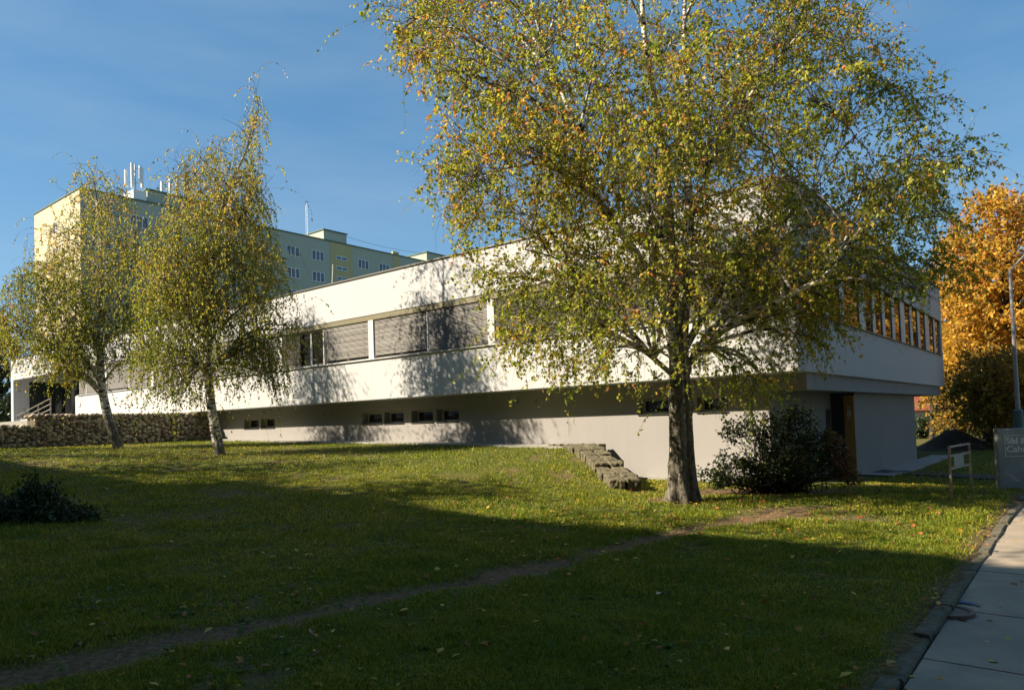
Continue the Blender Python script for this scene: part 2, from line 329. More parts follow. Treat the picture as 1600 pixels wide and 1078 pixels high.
def ground_mat():
    mt, n, N, Lk, b = new_mat('lawn_soil')
    a = N.new('ShaderNodeAttribute'); a.attribute_name = 'tint'; sx = N.new('ShaderNodeSeparateColor'); Lk.new(a.outputs['Color'], sx.inputs[0])
    tc = N.new('ShaderNodeTexCoord')
    n1 = N.new('ShaderNodeTexNoise'); n1.inputs['Scale'].default_value = 22; n1.inputs['Detail'].default_value = 8; Lk.new(tc.outputs['Object'], n1.inputs['Vector'])
    g = N.new('ShaderNodeValToRGB'); e = g.color_ramp.elements; e[0].position = .3; e[1].position = .72; e[0].color = (.04, .05, .012, 1); e[1].color = (.13, .14, .03, 1); Lk.new(n1.outputs[0], g.inputs[0])
    d = N.new('ShaderNodeValToRGB'); e = d.color_ramp.elements; e[0].position = .3; e[1].position = .75; e[0].color = (.09, .06, .035, 1); e[1].color = (.23, .155, .09, 1); Lk.new(n1.outputs[0], d.inputs[0])
    mx = N.new('ShaderNodeMixRGB'); Lk.new(sx.outputs[0], mx.inputs[0]); Lk.new(g.outputs[0], mx.inputs[1]); Lk.new(d.outputs[0], mx.inputs[2]); Lk.new(mx.outputs[0], b.inputs['Base Color'])
    b.inputs['Roughness'].default_value = 1; b.inputs['Specular IOR Level'].default_value = .1
    bp = N.new('ShaderNodeBump'); bp.inputs['Strength'].default_value = .8; bp.inputs['Distance'].default_value = .03; Lk.new(n1.outputs[0], bp.inputs['Height']); Lk.new(bp.outputs[0], b.inputs['Normal'])
    return mt
tag(np_mesh('ground', np.stack([XX, YY, ZZ], -1).reshape(-1, 3), Fg, ground_mat(), col=gcol, smooth=True), kind='structure')

# pavement, kerb, entry path, apron: strips that follow the ground
def strip(name, pts_a, pts_b, mt, lift=.012, thick=.08, nu=2, zf=None):
    mb = MB(); n = len(pts_a)
    tops = []
    for a, b in zip(pts_a, pts_b):
        row = []
        for k in range(nu + 1):
            q = np.array(a[:2]) * (1 - k / nu) + np.array(b[:2]) * k / nu
            row.append((q[0], q[1], (zf(q[0], q[1]) if zf else gz(q[0], q[1])) + lift))
        tops.append(row)
    for i in range(n - 1):
        for k in range(nu): mb.quad([tops[i][k], tops[i][k + 1], tops[i + 1][k + 1], tops[i + 1][k]])
        for k, sgn in ((0, 1), (nu, -1)):
            p, q = tops[i][k], tops[i + 1][k]; lo = [(p[0], p[1], p[2] - thick), (q[0], q[1], q[2] - thick)]
            mb.quad([p, q, lo[1], lo[0]] if sgn > 0 else [q, p, lo[0], lo[1]])
    return tag(mb.build(name, mt, smooth=False), kind='structure')
def wz(x, y): return gz(x, y) - .05
vs_ = np.arange(-26, 60, .8)
# pavement slabs with open joints
mbw = MB(); rr = random.Random(3); jv = -26.0
while jv < 55:
    ln = rr.choice([1.4, 1.7, 2.0]); v0, v1 = jv + .008, jv + ln - .008
    for (ua, ub) in ((KERB_U - .066, KERB_U - 2.3), (KERB_U - 2.312, KERB_U - 4.2)):
        dz = rr.uniform(-.006, .006); rows = []
        for vq in np.linspace(v0, v1, 3):
            rows.append([tuple(np.array([*Bw(uq, vq, 0)[:2], wz(*Bw(uq, vq, 0)[:2]) + dz])) for uq in (ua, ub)])
        for i in range(2): mbw.quad([rows[i][0], rows[i][1], rows[i + 1][1], rows[i + 1][0]][::-1])
        for (p, q) in ((rows[0][0], rows[0][1]), (rows[2][1], rows[2][0]), (rows[0][1], rows[2][1]), (rows[2][0], rows[0][0])):
            mbw.quad([p, q, (q[0], q[1], q[2] - .08), (p[0], p[1], p[2] - .08)])
    jv += ln
tag(mbw.build('pavement', M['walk']), kind='structure')
mbk = MB(); jv = -24.0
while jv < 50:
    ln = rr.uniform(.7, 1.0); a = Bw(KERB_U + rr.uniform(-.02, .02), jv, 0); b = Bw(KERB_U + rr.uniform(-.02, .02), jv + ln - .02, 0)
    dz = rr.uniform(-.02, .02); tilt = rr.uniform(-.012, .012)
    ring = []
    for P, e in ((a, -1), (b, 1)):
        z = gz(P[0], P[1]) - .012 + dz + e * tilt
        for du, zz in ((.055, -.14), (.055, -.012), (.04, 0), (-.045, 0), (-.06, -.015), (-.062, -.14)):
            q = P + L3v * du; ring.append((q[0], q[1], z + zz))
    k = len(mbk.v); mbk.v += ring
    for i in range(5): mbk.f.append((k + i, k + i + 1, k + 6 + i + 1, k + 6 + i)); mbk.mi.append(0)
    mbk.f.append(tuple(k + i for i in range(5, -1, -1))); mbk.f.append(tuple(k + 6 + i for i in range(6))); mbk.mi += [0, 0]
    jv += ln + rr.choice([0, 0, .01, .05])
tag(mbk.build('kerb', M['kerb']), kind='structure')
# entry path in front of the end wall, gravel apron along both walls
pa = [onz(px, py, -.3) for px, py in [(1322, 738), (1400, 741), (1480, 745), (1560, 750), (1660, 757)]]
pb = [onz(px, py, -.3) for px, py in [(1328, 731), (1400, 734), (1480, 738), (1560, 742), (1660, 748)]]
strip('entry_path', pa, pb, M['asphalt'], .03, .1)
us = np.concatenate([np.arange(.2, 4.6, .4)]); strip('apron', [Bw(u, .86, 0) for u in us], [Bw(u, .25, 0) for u in us], M['concrete'], .035, .12)
us = np.arange(5.5, 26.1, .5); strip('apron', [Bw(u, .86, 0) for u in us], [Bw(u, .22 + .08 * math.sin(u * 2.1), 0) for u in us], M['concrete'], .04, .12)
vv_ = np.arange(6.2, 19, .8); strip('gravel_strip', [Bw(.36, v, 0) for v in vv_], [Bw(-.5, v, 0) for v in vv_], M['concrete'], .03, .1)

# manhole cover and spilt paint on the pavement
mc = onz(1482, 963, -.07); mb = MB(); zc = wz(mc[0], mc[1]) + .008
n = 28
for (r0, r1, z0, z1) in ((.0, .13, .012, .012), (.13, .145, .012, .004), (.145, .15, .004, .02), (.15, .185, .02, .02), (.185, .19, .02, -.03)):
    for i in range(n):
        a, b = 2 * math.pi * i / n, 2 * math.pi * (i + 1) / n
        mb.quad([(mc[0] + r0 * math.cos(a), mc[1] + r0 * math.sin(a), zc + z0), (mc[0] + r1 * math.cos(a), mc[1] + r1 * math.sin(a), zc + z1), (mc[0] + r1 * math.cos(b), mc[1] + r1 * math.sin(b), zc + z1), (mc[0] + r0 * math.cos(b), mc[1] + r0 * math.sin(b), zc + z0)])
tag(mb.build('manhole_cover', M['iron']), 'small round brown iron cover set in the pavement beside the kerb', 'manhole cover')
mb = MB(); q0, q1 = onz(1490, 945, -.07), onz(1533, 952, -.07); dv = (q1 - q0); pv = np.array([-dv[1], dv[0], 0]); pv /= np.linalg.norm(pv)
prv = None
for i in range(15):
    t = i / 14; w = .035 * math.sin(math.pi * (.12 + .85 * t)) + rr.uniform(-.008, .008); c = q0 + dv * t; c[2] = wz(c[0], c[1]) + .0125
    cur = (c - pv * w, c + pv * w)
    if prv: mb.quad([prv[0], cur[0], cur[1], prv[1]])
    prv = cur
tag(mb.build('paint_mark', mat('blue_paint', (.02, .16, .30), .6, .5, 20)), 'streak of blue paint sprayed on the pavement by the kerb', 'paint mark')

# ------------------------------------------------------------------ the white building (local x runs right along the front, y into the depth)
RZ = TH - math.pi / 2
wb = tag(empty('white_building', (OX, OY, 0), RZ), 'long low white flat-roofed building with projecting upper storey and strip windows with blinds', 'building')
ZT, ZB, WB0, WB1 = 6.697, 2.487, 3.83, 5.36
OVH = .85; UL = 50.2; UE = 39.5; LEN = 20.0
mb = MB()
mb.box(-UE, 0, 0, .3, ZB, WB0 - .0)                      # band under the front windows
mb.box(-UL, 0, 0, .3, WB1, ZT)                           # band above
mb.box(-.3, 0, .3, LEN, ZB, 3.80); mb.box(-.3, 0, .3, LEN, 5.30, ZT)
mb.box(-.3, 0, .0, .62, WB0, 5.30)                        # corner pier
mb.box(-.3, 0, 0, .3, 5.30, WB1)
mb.box(-.3, 0, 19.62, LEN, 3.80, 5.30)
mb.box(-UL, -.3, LEN - .3, LEN, ZB, ZT)                   # rear wall
mb.box(-UL, -UL + .45, .3, LEN - .3, ZB, ZT); mb.box(-UL, -UL + .45, 0, .3, ZB, WB1)    # far left end
mb.box(-UE - .0, -UE + .4, .3, 5, ZB, WB1)
mb.box(-UL + .45, -.3, .3, LEN - .3, ZB, ZB + .3)         # floor
mb.build('upper_wall', M['white'], wb, bevel=.012)
mb = MB(); mb.box(-UL + .45, -.3, .3, LEN - .3, 6.2, 6.35); mb.build('roof', M['roof'], wb)
mb = MB()
mb.box(-UL - .04, .04, -.04, .34, ZT, ZT + .05); mb.box(-.34, .04, .34, LEN + .04, ZT, ZT + .05)
mb.box(-UL - .04, -UL + .4, .34, LEN + .04, ZT, ZT + .05); mb.build('coping', M['coping'], wb)
# dark inside seen past the glass, then the strip of windows
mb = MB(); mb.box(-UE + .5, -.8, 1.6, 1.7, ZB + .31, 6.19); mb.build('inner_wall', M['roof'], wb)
POST = 8.65; HALF = 2.68
mb = MB(); mb.box(-UE + .4, -.31, .035, .05, WB0 + .012, WB0 + .03); mb.box(-UE + .4, -.0, -.06, .035, WB0 + .004, WB0 + .03); mb.build('sill', M['frame'], wb)
mb = MB(); mb.box(-UE + .4, -.31, .02, .16, WB1 - .17, WB1 - .004); mb.build('blind_box', M['olive'], wb)
TOPZ = WB1 - .175
posts = [POST + 2 * HALF * k for k in range(-1, 6)]
for u in posts:
    mb = MB(); mb.box(-u - .13, -u + .13, .015, .2, WB0 + .035, TOPZ); mb.build('window_post', M['frame'], wb, bevel=.008)
def window_frame(w, mull):
    mb = MB(); z0, z1 = WB0 + .035, TOPZ; t = .065
    mb.box(0, w, .13, .2, z0, z0 + t); mb.box(0, w, .13, .2, z1 - t, z1); mb.box(0, t, .13, .2, z0 + t, z1 - t); mb.box(w - t, w, .13, .2, z0 + t, z1 - t)
    for q in mull: mb.box(q - .045, q + .045, .125, .2, z0 + t, z1 - t)
    return mb
def blind(w, drop, gap, seed, tilt=34):
    r = random.Random(seed); mb = MB(); z = TOPZ - .02; zb = z - drop; k = 0
    while z > zb:
        a = R_(tilt + r.uniform(-4, 4)); c, s = .036 * math.cos(a), .036 * math.sin(a); y = .07; sag = r.uniform(-.006, .006)
        mb.quad([(.03, y - c, z - s + sag), (w - .03, y - c, z - s - sag), (w - .03, y + c, z + s - sag), (.03, y + c, z + s + sag)])
        z -= gap
    mb.box(.03, w - .03, .045, .095, zb - .03, zb)
    for q in (.25, w - .25): mb.tube([(q, .03, TOPZ - .02), (q, .03, zb)], .003, 4)
    return mb
bays = []
for u in posts: bays += [(u + .13, HALF - .13 - .035), (u + HALF + .035, HALF - .13 - .035)]
bays = [(.31, POST - 2 * HALF - .31 - .13)] + bays
proto = {}
for i, (u0, w) in enumerate(bays):
    if u0 + w > UE: w = UE - .4 - u0
    if w < .5: continue
    wd = window_frame(w, [w * .5] if i % 3 else [w * .36, w * .68]).build('window', M['frame'], wb); wd.location = (-(u0 + w), 0, 0)
    g = MB(); g.box(.06, w - .06, .16, .17, WB0 + .1, TOPZ - .06); g.build('glass', M['glass'], wd)
    full = TOPZ - WB0 - .12
    drop = {5: full * .93, 6: full * .55}.get(i, full * (1.0 if i % 4 else .94))
    if i == 6:
        bl = blind(w * .46, full * .98, .042, i); o = bl.build('blind', M['slat'], wd)
    else:
        blind(w, drop, .042, i, 58 if i > 2 else 40).build('blind', M['slat'], wd)
for u in posts:
    q = u + HALF
    if q < UE - .5: mb = MB(); mb.box(-q - .034, -q + .034, .06, .2, WB0 + .035, TOPZ); mb.build('mullion', M['frame'], wb)
# end wall windows: glass strip behind white fins
fins = [(1.15, .5), (2.5, .4), (3.9, .45), (6.05, .8), (7.47, .42), (8.77, .44), (10.2, .46), (11.75, .85), (13.27, .5), (14.75, .55), (16.55, 1.0), (18.3, .5)]
mb = MB(); mb.box(-.075, -.065, .62, 19.62, 3.80, 5.30); mb.build('glass', M['glass'], wb)
for (v, w) in fins:
    mb = MB(); mb.box(-.06, -.03, v - w * .42, v + w * .42, 3.83, 5.27); mb.build('window_fin', M['frame'], wb, bevel=.01)
mb = MB(); mb.box(-.062, .05, .63, 19.6, 3.802, 3.826); mb.build('sill', M['olive'], wb)
mb = MB(); mb.box(-.062, .02, .63, 19.6, 5.276, 5.298); mb.build('window_head', M['olive'], wb)
# lower storey front wall with small recessed windows
y0 = OVH
def uw(px0, px1): return (u_at(px0, 660, y0), u_at(px1, 660, y0))
small = [uw(566, 597), uw(600, 631), uw(643, 677), uw(682, 717), uw(381, 404), uw(407, 429), uw(998, 1048), uw(1090, 1138), uw(1150, 1152)][:8]
small = sorted([(b, a) for a, b in small])
ZL0, ZL1 = 1.65, 2.07
mb = MB(); mb.box(-UE, -.97, y0, y0 + .4, -.8, ZL0); mb.box(-UE, -.97, y0, y0 + .4, ZL1, ZB - .004)
c = .97
for a, b in small: mb.box(-a, -c, y0, y0 + .4, ZL0, ZL1); c = b
mb.box(-UE, -c, y0, y0 + .4, ZL0, ZL1)
mb.box(-.97, -.1, y0, y0 + .4, 2.1, ZB - .004)
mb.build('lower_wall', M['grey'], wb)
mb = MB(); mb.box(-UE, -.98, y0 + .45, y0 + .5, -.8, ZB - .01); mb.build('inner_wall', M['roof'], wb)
for a, b in small:
    w = b - a; f = MB()
    f.box(0, w, 0, .07, ZL0 + .03, ZL0 + .085); f.box(0, w, 0, .07, ZL1 - .055, ZL1 - .003); f.box(.003, .075, 0, .07, ZL0 + .085, ZL1 - .055); f.box(w - .075, w - .003, 0, .07, ZL0 + .085, ZL1 - .055)
    fo = f.build('basement_window', M['frame'], wb); fo.location = (-b, y0 + .26, 0)
    g = MB(); g.box(.07, w - .07, .03, .04, ZL0 + .08, ZL1 - .05); g.build('glass', M['glass'], fo)
    s = MB(); s.box(-.02, w + .02, -.3, .0, ZL0 + .004, ZL0 + .022); s.build('sill', M['darkmetal'], fo)
for px, py in ((506, 647), (521, 646), (810, 628), (838, 627), (839, 628)):                   # little wall vents
    u, v, z = uvz(onv(px, py, y0)); mb = MB(); mb.tube([(-u, y0 - .02, z), (-u, y0 + .05, z)], .045, 12); o = mb.build('wall_vent', M['grey'], wb)
    mb = MB(); mb.tube([(-u, y0 - .024, z), (-u, y0 - .0205, z)], .026, 10); mb.build('opening', M['darkmetal'], o)
    if px == 838: break
# overhang: beam at the end, recessed entrance wall, projecting block
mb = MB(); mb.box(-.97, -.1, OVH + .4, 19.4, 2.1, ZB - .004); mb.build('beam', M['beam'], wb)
DY0, DY1 = 5.43, 6.38
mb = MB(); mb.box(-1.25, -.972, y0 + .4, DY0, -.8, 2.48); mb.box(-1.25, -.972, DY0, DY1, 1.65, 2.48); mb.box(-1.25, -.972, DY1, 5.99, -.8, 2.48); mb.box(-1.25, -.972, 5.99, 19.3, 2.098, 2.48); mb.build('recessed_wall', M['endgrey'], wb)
d = MB(); d.box(-1.2, -1.12, DY0, DY1, -.25, 1.65); do = d.build('door', M['darkmetal'], wb)
g = MB(); g.box(-1.119, -1.105, DY0 + .12, DY1 - .12, -.05, 1.53); g.build('glass', M['doorglass'], do)
h = MB(); h.tube([(-1.06, DY0 + .1, .55), (-1.06, DY0 + .1, 1.1)], .016, 8); h.build('handle', M['galv'], do)
PB = 6.0
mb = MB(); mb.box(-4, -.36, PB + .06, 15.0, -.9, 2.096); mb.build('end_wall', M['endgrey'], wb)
mb = MB(); mb.box(-.968, -.635, PB + .012, PB + .058, -.9, 2.02); mb.build('side_door', M['darkmetal'], wb)
mb = MB(); mb.box(-.632, -.362, PB, PB + .058, -.9, 2.02); tp = mb.build('pillar_face', M['tan'], wb)
mb = MB(); mb.box(-.968, -.34, PB - .03, PB + .062, 2.022, 2.094); mb.build('pillar_cap', M['darkmetal'], tp)
def text_mesh(s, size, depth=.004):
    cu = bpy.data.curves.new('txt', 'FONT'); cu.body = s; cu.size = size; cu.extrude = depth; cu.offset = size * .022; cu.align_x = 'LEFT'
    ob = bpy.data.objects.new('txt', cu); COL.objects.link(ob)
    dg = bpy.context.evaluated_depsgraph_get(); me = bpy.data.meshes.new_from_object(ob.evaluated_get(dg)); me.name = 'lettering'
    bpy.data.objects.remove(ob); return me
me = text_mesh('11851', .15); o = link_mesh('house_number', me, M['signwhite'], tp)
o.rotation_euler = (R_(90), R_(90), 0); o.location = (-.55, PB - .006, 1.72)
# entrance at the far left: recess with glazing, column, landing, stairs and rails
mb = MB(); mb.box(-UL + .45, -UE, 3.6, 3.8, 2.5, WB1); mb.build('entrance_glazing', M['doorglass'], wb)
mb = MB(); mb.box(-UL + .452, -UL + .47, .9, 3.4, 2.6, WB1 - .1); mb.build('entrance_side_glass', M['doorglass'], wb)
mb = MB()
for u in (UE + .3, UE + 2.2, UE + 4.1, UE + 6.3, UE + 8.2): mb.box(-u - .06, -u + .06, 3.5, 3.6, 2.5, WB1)
mb.box(-UL + .45, -UE, 3.5, 3.6, WB1 - .12, WB1 - .003); mb.build('entrance_frame', M['darkmetal'], wb)
mb = MB(); mb.box(-UE - 3.8, -UE - 2.8, 2.6, 3.3, 2.5, WB1); mb.build('entrance_wall', M['endgrey'], wb)
mb = MB(); mb.box(-UL - .5, -26.6, -3.2, -.02, 1.0, 2.47); mb.box(-UL + .46, -UE, -.02, 3.5, 1.0, 2.466); mb.build('landing', M['concrete'], wb)
mb = MB()
for k in range(6): mb.box(-UL - .5 + .3 * k, -UL - .2 + .3 * k, -5.8, -3.21, 1.0, 1.3 + .19 * k)
mb.build('stairs', M['concrete'], wb)
def loc(P):
    u, v, z = uvz(P); return (-u, v, z)
A, Bq = loc(at(26, 650, 41)), loc(at(80, 622, 37))
mb = MB(); A, Bq = np.array(A), np.array(Bq)
for dz in (0, -.28, -.55): mb.tube([A + [0, 0, dz], Bq + [0, 0, dz]], .03, 8)
for t in (.02, .35, .65, .98): q = A + (Bq - A) * t; mb.tube([q + [0, 0, .02], q - [0, 0, 1.0]], .032, 8)
mb.build('handrail', M['rail'], wb)
mb = MB(); mb.tube([(-25.9, y0 - .07, 1.2), (-25.9, y0 - .07, ZB - .01)], .05, 10); mb.build('downpipe', M['darkmetal'], wb)
mb = MB(); a_ = u_at(500, 440, 0); mb.tube([(-a_, .5, 6.35), (-a_ + .12, .5, ZT + .9)], .02, 6); mb.build('roof_pole', M['antw'], wb)

# ------------------------------------------------------------------ apartment block behind
C0 = at(127, 295, 68.); ZR = C0[2]
ab = tag(empty('apartment_building', (C0[0], C0[1], 1.2), RZ), 'pale green and yellow apartment block with rooftop antennas behind the white building', 'building')
HR = ZR - 1.2; AL = 62.; AW = 12.3
ST = 30.7; PIT = 3.62; FLR = 2.67; Z0 = 23.83 - 1.2                 # top of the uppermost windows
mb = MB(); mb.box(-AW + .02, 0, .02, AL, 0, HR); mb.build('wall', M['ablk_g'], ab)
mb = MB(); mb.box(-AW, 0.0, -.12, .015, 0, HR); mb.build('end_wall', M['ablk_y'], ab)
mb = MB(); mb.box(-AW - .1, .12, -.2, AL + .1, HR, HR + .12); mb.build('roof', M['ablk_roof'], ab)
for s0, s1 in ((ST - 1.75, ST + 1.75), (39.6, 40.7)):
    mb = MB(); mb.box(0.001, .04, s0, s1, 0, HR - .02 if s0 < 35 else HR); mb.build('stair_panel', M['ablk_s'], ab)
mb = MB(); mb.box(-.3, .05, 39.6, 40.7, HR + .121, HR + .5); mb.build('parapet_block', M['ablk_s'], ab)
def awin(w, h, n):
    mb = MB(); mb.box(0, .05, 0, w, 0, .07); mb.box(0, .05, 0, w, h - .07, h); mb.box(0, .05, 0, .07, .07, h - .07); mb.box(0, .05, w - .07, w, .07, h - .07)
    for k in range(1, n): mb.box(0, .05, w * k / n - .05, w * k / n + .05, .07, h - .07)
    return mb
wpro = None
cols = [ST + PIT * k for k in range(-8, 6) if k not in (0,)]
for s in cols:
    kb = round((s - ST) / PIT)
    for fl in range(5):
        z1 = Z0 - fl * FLR
        if kb == -3:                                         # recessed balcony with a slab
            if fl == 0:
                pass
        if wpro is None:
            wpro = awin(1.8, 1.25, 3).build('window', M['antw'], ab); wf = wpro
            g = MB(); g.box(.012, .02, .06, 1.74, .06, 1.19); gp = g.build('pane', M['curtain'], wf)
        else:
            wf = wpro.copy(); COL.objects.link(wf); wf.parent = ab; g2 = gp.copy(); COL.objects.link(g2); g2.parent = wf
        wf.location = (.004, s - .9, z1 - 1.25)
for fl in range(8):
    z1 = 23.68 - 1.2 - fl * FLR / 2
    f = awin(1.75, .5, 2).build('stair_window', M['antw'], ab); f.location = (.045, ST - .85, z1 - .5)
    g = MB(); g.box(.012, .02, .06, 1.69, .06, .44); g.build('pane', M['glass'], f)
for fl in range(4):
    s = ST - 3 * PIT + 1.4; mb = MB(); zb_ = 21.9 - 1.2 - fl * FLR
    mb.box(.06, 1.1, s - 1.9, s + .9, zb_, zb_ + .14); mb.box(1.04, 1.1, s - 1.9, s + .9, zb_ + .14, zb_ + .95); o = mb.build('balcony', M['ablk_g'], ab)
for fl in range(4):
    z1 = 24.0 - 1.2 - fl * FLR; f = MB(); f.box(-.5, .5, -.05, 0, -1.15, 0); fo = f.build('end_window', M['frame'], ab); fo.location = (-6.4, -.121, z1 - .55)
    g = MB(); g.box(-.42, .12, -.06, -.0505, -1.07, -.08); g.build('pane', M['roof'], fo)
for s0, s1, zt, x1 in ((6.5, 13.5, 1.55, -.6), (28.2, 31.8, 1.4, -.2), (46.4, 51, 1.5, -.2)):
    mb = MB(); mb.box(-4.5, x1, s0, s1, HR + .121, HR + zt); o = mb.build('roof_hut', M['ablk_g'], ab)
    mb = MB(); mb.box(-4.6, x1 + .12, s0 - .12, s1 + .12, HR + zt + .001, HR + zt + .14); mb.build('hut_roof', M['ablk_roof'], o)
mb = MB(); mb.box(-2.4, -.15, 4.9, 6.2, HR + .121, HR + 1.15); mb.build('equipment_cabinet', M['antw'], ab)
def bpt(x, y, z): 
    q = C0 - L3v * x + R3v * y; return np.array([q[0], q[1], z])
# antenna masts standing on the roof: things of their own
def antenna(name, s, x, z0, zt, panels, label):
    b = bpt(x, s, z0); t = tag(empty(name, b, RZ), label, 'antenna mast', 'phone antennas on the apartment roof')
    mb = MB(); mb.tube([(0, 0, 0), (0, 0, zt - z0)], .09, 8); mb.build('pole', M['pipe'], t)
    mb = MB(); mb.tube([(-.4, -.55, (zt - z0) * .35), (.4, .55, (zt - z0) * .35)], .04, 6); mb.tube([(-.4, -.55, (zt - z0) * .85), (.4, .55, (zt - z0) * .85)], .04, 6); mb.build('bracket', M['pipe'], t)
    for (px_, py_, a, b2) in panels:
        mb = MB(); mb.box(px_ - .11, px_ + .11, py_ - .13, py_ + .13, a - z0, b2 - z0); mb.build('antenna_panel', M['antw'], t, bevel=.03)
HW = HR + 1.2
antenna('antenna_mast', 5.6, -1.3, HW + 1.15, HW + 4.2, [(-.4, -.75, HW + 1.7, HW + 3.5), (.1, -.35, HW + 1.6, HW + 4.2), (.4, .35, HW + 2.2, HW + 4.0), (-.1, .75, HW + 1.9, HW + 4.0)], 'antenna mast on the white cabinet at the left end of the apartment roof')
antenna('antenna_mast', 9.4, -1.6, HW + 1.69, HW + 3.7, [(0, -.9, HW + 1.75, HW + 3.2), (.2, -.12, HW + 1.7, HW + 3.5), (.1, .7, HW + 2.0, HW + 4.2)], 'antenna group with three panels on the green roof hut, right of the cabinet mast')
antenna('antenna_mast', 10.9, -1.6, HW + 1.69, HW + 3.4, [(0, .15, HW + 1.75, HW + 3.7)], 'single antenna pole at the right end of the green roof hut, half behind birch leaves')
b = bpt(-1.0, 26.3, HW + .12); t = tag(empty('radio_mast', b, RZ), 'thin tall lattice mast on the apartment roof left of the pale roof hut', 'radio mast')
mb = MB()
for dx, dy in ((-.09, -.09), (.1, -.05), (0, .1)): mb.tube([(dx, dy, 0), (dx, dy, 4.2)], .025, 5)
for k in range(14): mb.tube([(-.09, -.09, k * .3), (.1, -.05, k * .3 + .15), (0, .1, k * .3 + .3)], .012, 4)
mb.tube([(0, 0, 4.1), (0, 0, 4.7)], .02, 5); mb.build('lattice', M['antw'], t)
p0, p1 = bpt(-1, 31.5, HW + 1.5), bpt(-1, 47, HW + 1.55); mb = MB(); mb.tube([p0 + (p1 - p0) * k / 8 - np.array([0, 0, .35 * (1 - (k / 4 - 1) ** 2)]) for k in range(9)], .02, 4)
tag(mb.build('roof_cable', M['darkmetal']), 'thin dark cable strung between the two pale huts on the apartment roof', 'cable')

# block opposite the lawn, out of the picture to the left: its shadow covers the near grass
PX = mat('panel_render', (.4, .4, .38), .9, .08, .3)
bb = tag(empty('unseen_building', Bw(60, -36, -.5), RZ), 'grey panel apartment block across the lawn from the white building', 'building')
mb = MB(); mb.box(36, 60, 0, 12, 0, 16.8); mb.box(-60, 35.99, 0, 12, 0, 15.4); mb.build('wall', PX, bb)
mb = MB(); mb.box(35.8, 60.2, -.2, 12.2, 16.8, 17.0); mb.box(-60.2, 35.79, -.2, 12.2, 15.4, 15.6); mb.build('roof', M['roof'], bb)
mb = MB()
for k in range(30):
    for fl in range(4): mb.box(-58 + k * 3.6, -56.2 + k * 3.6, 12.002, 12.03, 1.5 + fl * 2.9, 2.9 + fl * 2.9)
mb.build('window', M['glass'], bb)

sky_screen = tag(empty('unseen_building', (10, -9, -.3)), 'unseen tall grey block added behind the viewer to screen off sky light', 'building')  # added out of view: blocks sky light so the near lawn goes darker
mb = MB(); mb.box(-48, 40, -12, 0, 0, 27); mb.build('wall', PX, sky_screen)
mb = MB(); mb.box(-48.2, 40.2, -12.2, .2, 27, 27.3); mb.build('roof', M['roof'], sky_screen)
mb = MB()
for k in range(24):
    for fl in range(9): mb.box(-46 + k * 3.5, -44.2 + k * 3.5, .002, .03, 1.4 + fl * 2.85, 2.8 + fl * 2.85)
mb.build('window', M['glass'], sky_screen)

# ------------------------------------------------------------------ stone walls
def stone_blobs(n, centres, sizes, rng, base=(.30, .255, .2), amt=.45):
    """angular rubble: jittered icosahedra as one mesh"""
    t = (1 + 5 ** .5) / 2
    iv = np.array([(-1, t, 0), (1, t, 0), (-1, -t, 0), (1, -t, 0), (0, -1, t), (0, 1, t), (0, -1, -t), (0, 1, -t), (t, 0, -1), (t, 0, 1), (-t, 0, -1), (-t, 0, 1)]) / math.hypot(1, t)
    fc = np.array([(0, 11, 5), (0, 5, 1), (0, 1, 7), (0, 7, 10), (0, 10, 11), (1, 5, 9), (5, 11, 4), (11, 10, 2), (10, 7, 6), (7, 1, 8), (3, 9, 4), (3, 4, 2), (3, 2, 6), (3, 6, 8), (3, 8, 9), (4, 9, 5), (2, 4, 11), (6, 2, 10), (8, 6, 7), (9, 8, 1)])
    q = rng.normal(size=(n, 4)); q /= np.linalg.norm(q, axis=1, keepdims=True); w, x, y, z = q.T
    Rm = np.stack([1 - 2 * (y * y + z * z), 2 * (x * y - z * w), 2 * (x * z + y * w), 2 * (x * y + z * w), 1 - 2 * (x * x + z * z), 2 * (y * z - x * w), 2 * (x * z - y * w), 2 * (y * z + x * w), 1 - 2 * (x * x + y * y)], -1).reshape(n, 3, 3)
    P = np.einsum('nij,kj->nki', Rm, iv) * rng.uniform(.75, 1.25, (n, 12, 1)) * sizes[:, None, :] + centres[:, None, :]
    V = P.reshape(-1, 3); Fa = (fc[None] + (np.arange(n) * 12)[:, None, None]).reshape(-1, 3)
    c = np.array(base)[None] * rng.uniform(1 - amt, 1 + amt, (n, 1)) * rng.uniform(.92, 1.08, (n, 3)); col = np.ones((n, 12, 4)); col[:, :, :3] = c[:, None]
    return V, Fa, col.reshape(-1, 4)
gw = tag(empty('gabion_wall', Bw(26.3, 0, 0), RZ), 'long gabion wall of wire-caged rubble stones holding up the entrance terrace at the left edge of the lawn', 'stone wall')
def gabion(y0_, y1_, zt):
    cs, ss = [], []
    rng = RNG; ys = np.arange(y0_, y1_, .132)
    for yy in ys:
        zb = gz(*Bw(26.3, yy, 0)[:2]) - .1
        for zz in np.arange(zb, zt, .108):
            cs.append((.37 + rng.uniform(-.02, .02), yy + rng.uniform(-.06, .06), min(zz + rng.uniform(-.05, .05), zt - .05))); ss.append((rng.uniform(.04, .055), rng.uniform(.065, .12), rng.uniform(.05, .09)))
        for xx in (.1, -.15, -.4): cs.append((xx + rng.uniform(-.05, .05), yy + rng.uniform(-.06, .06), zt - .06 + rng.uniform(-.03, .02))); ss.append((.1, rng.uniform(.08, .12), .07))
    return np.array(cs), np.array(ss)
c1, s1 = gabion(-6.2, .84, 2.46); c2, s2 = gabion(-24, -6.2, 2.08)
cA = np.concatenate([c1, c2]); sA = np.concatenate([s1, s2]); V, Fa, cl = stone_blobs(len(cA), cA, sA, RNG, (.45, .38, .28), .55)
np_mesh('rubble_stones', V, Fa, M['stone'], gw, cl)
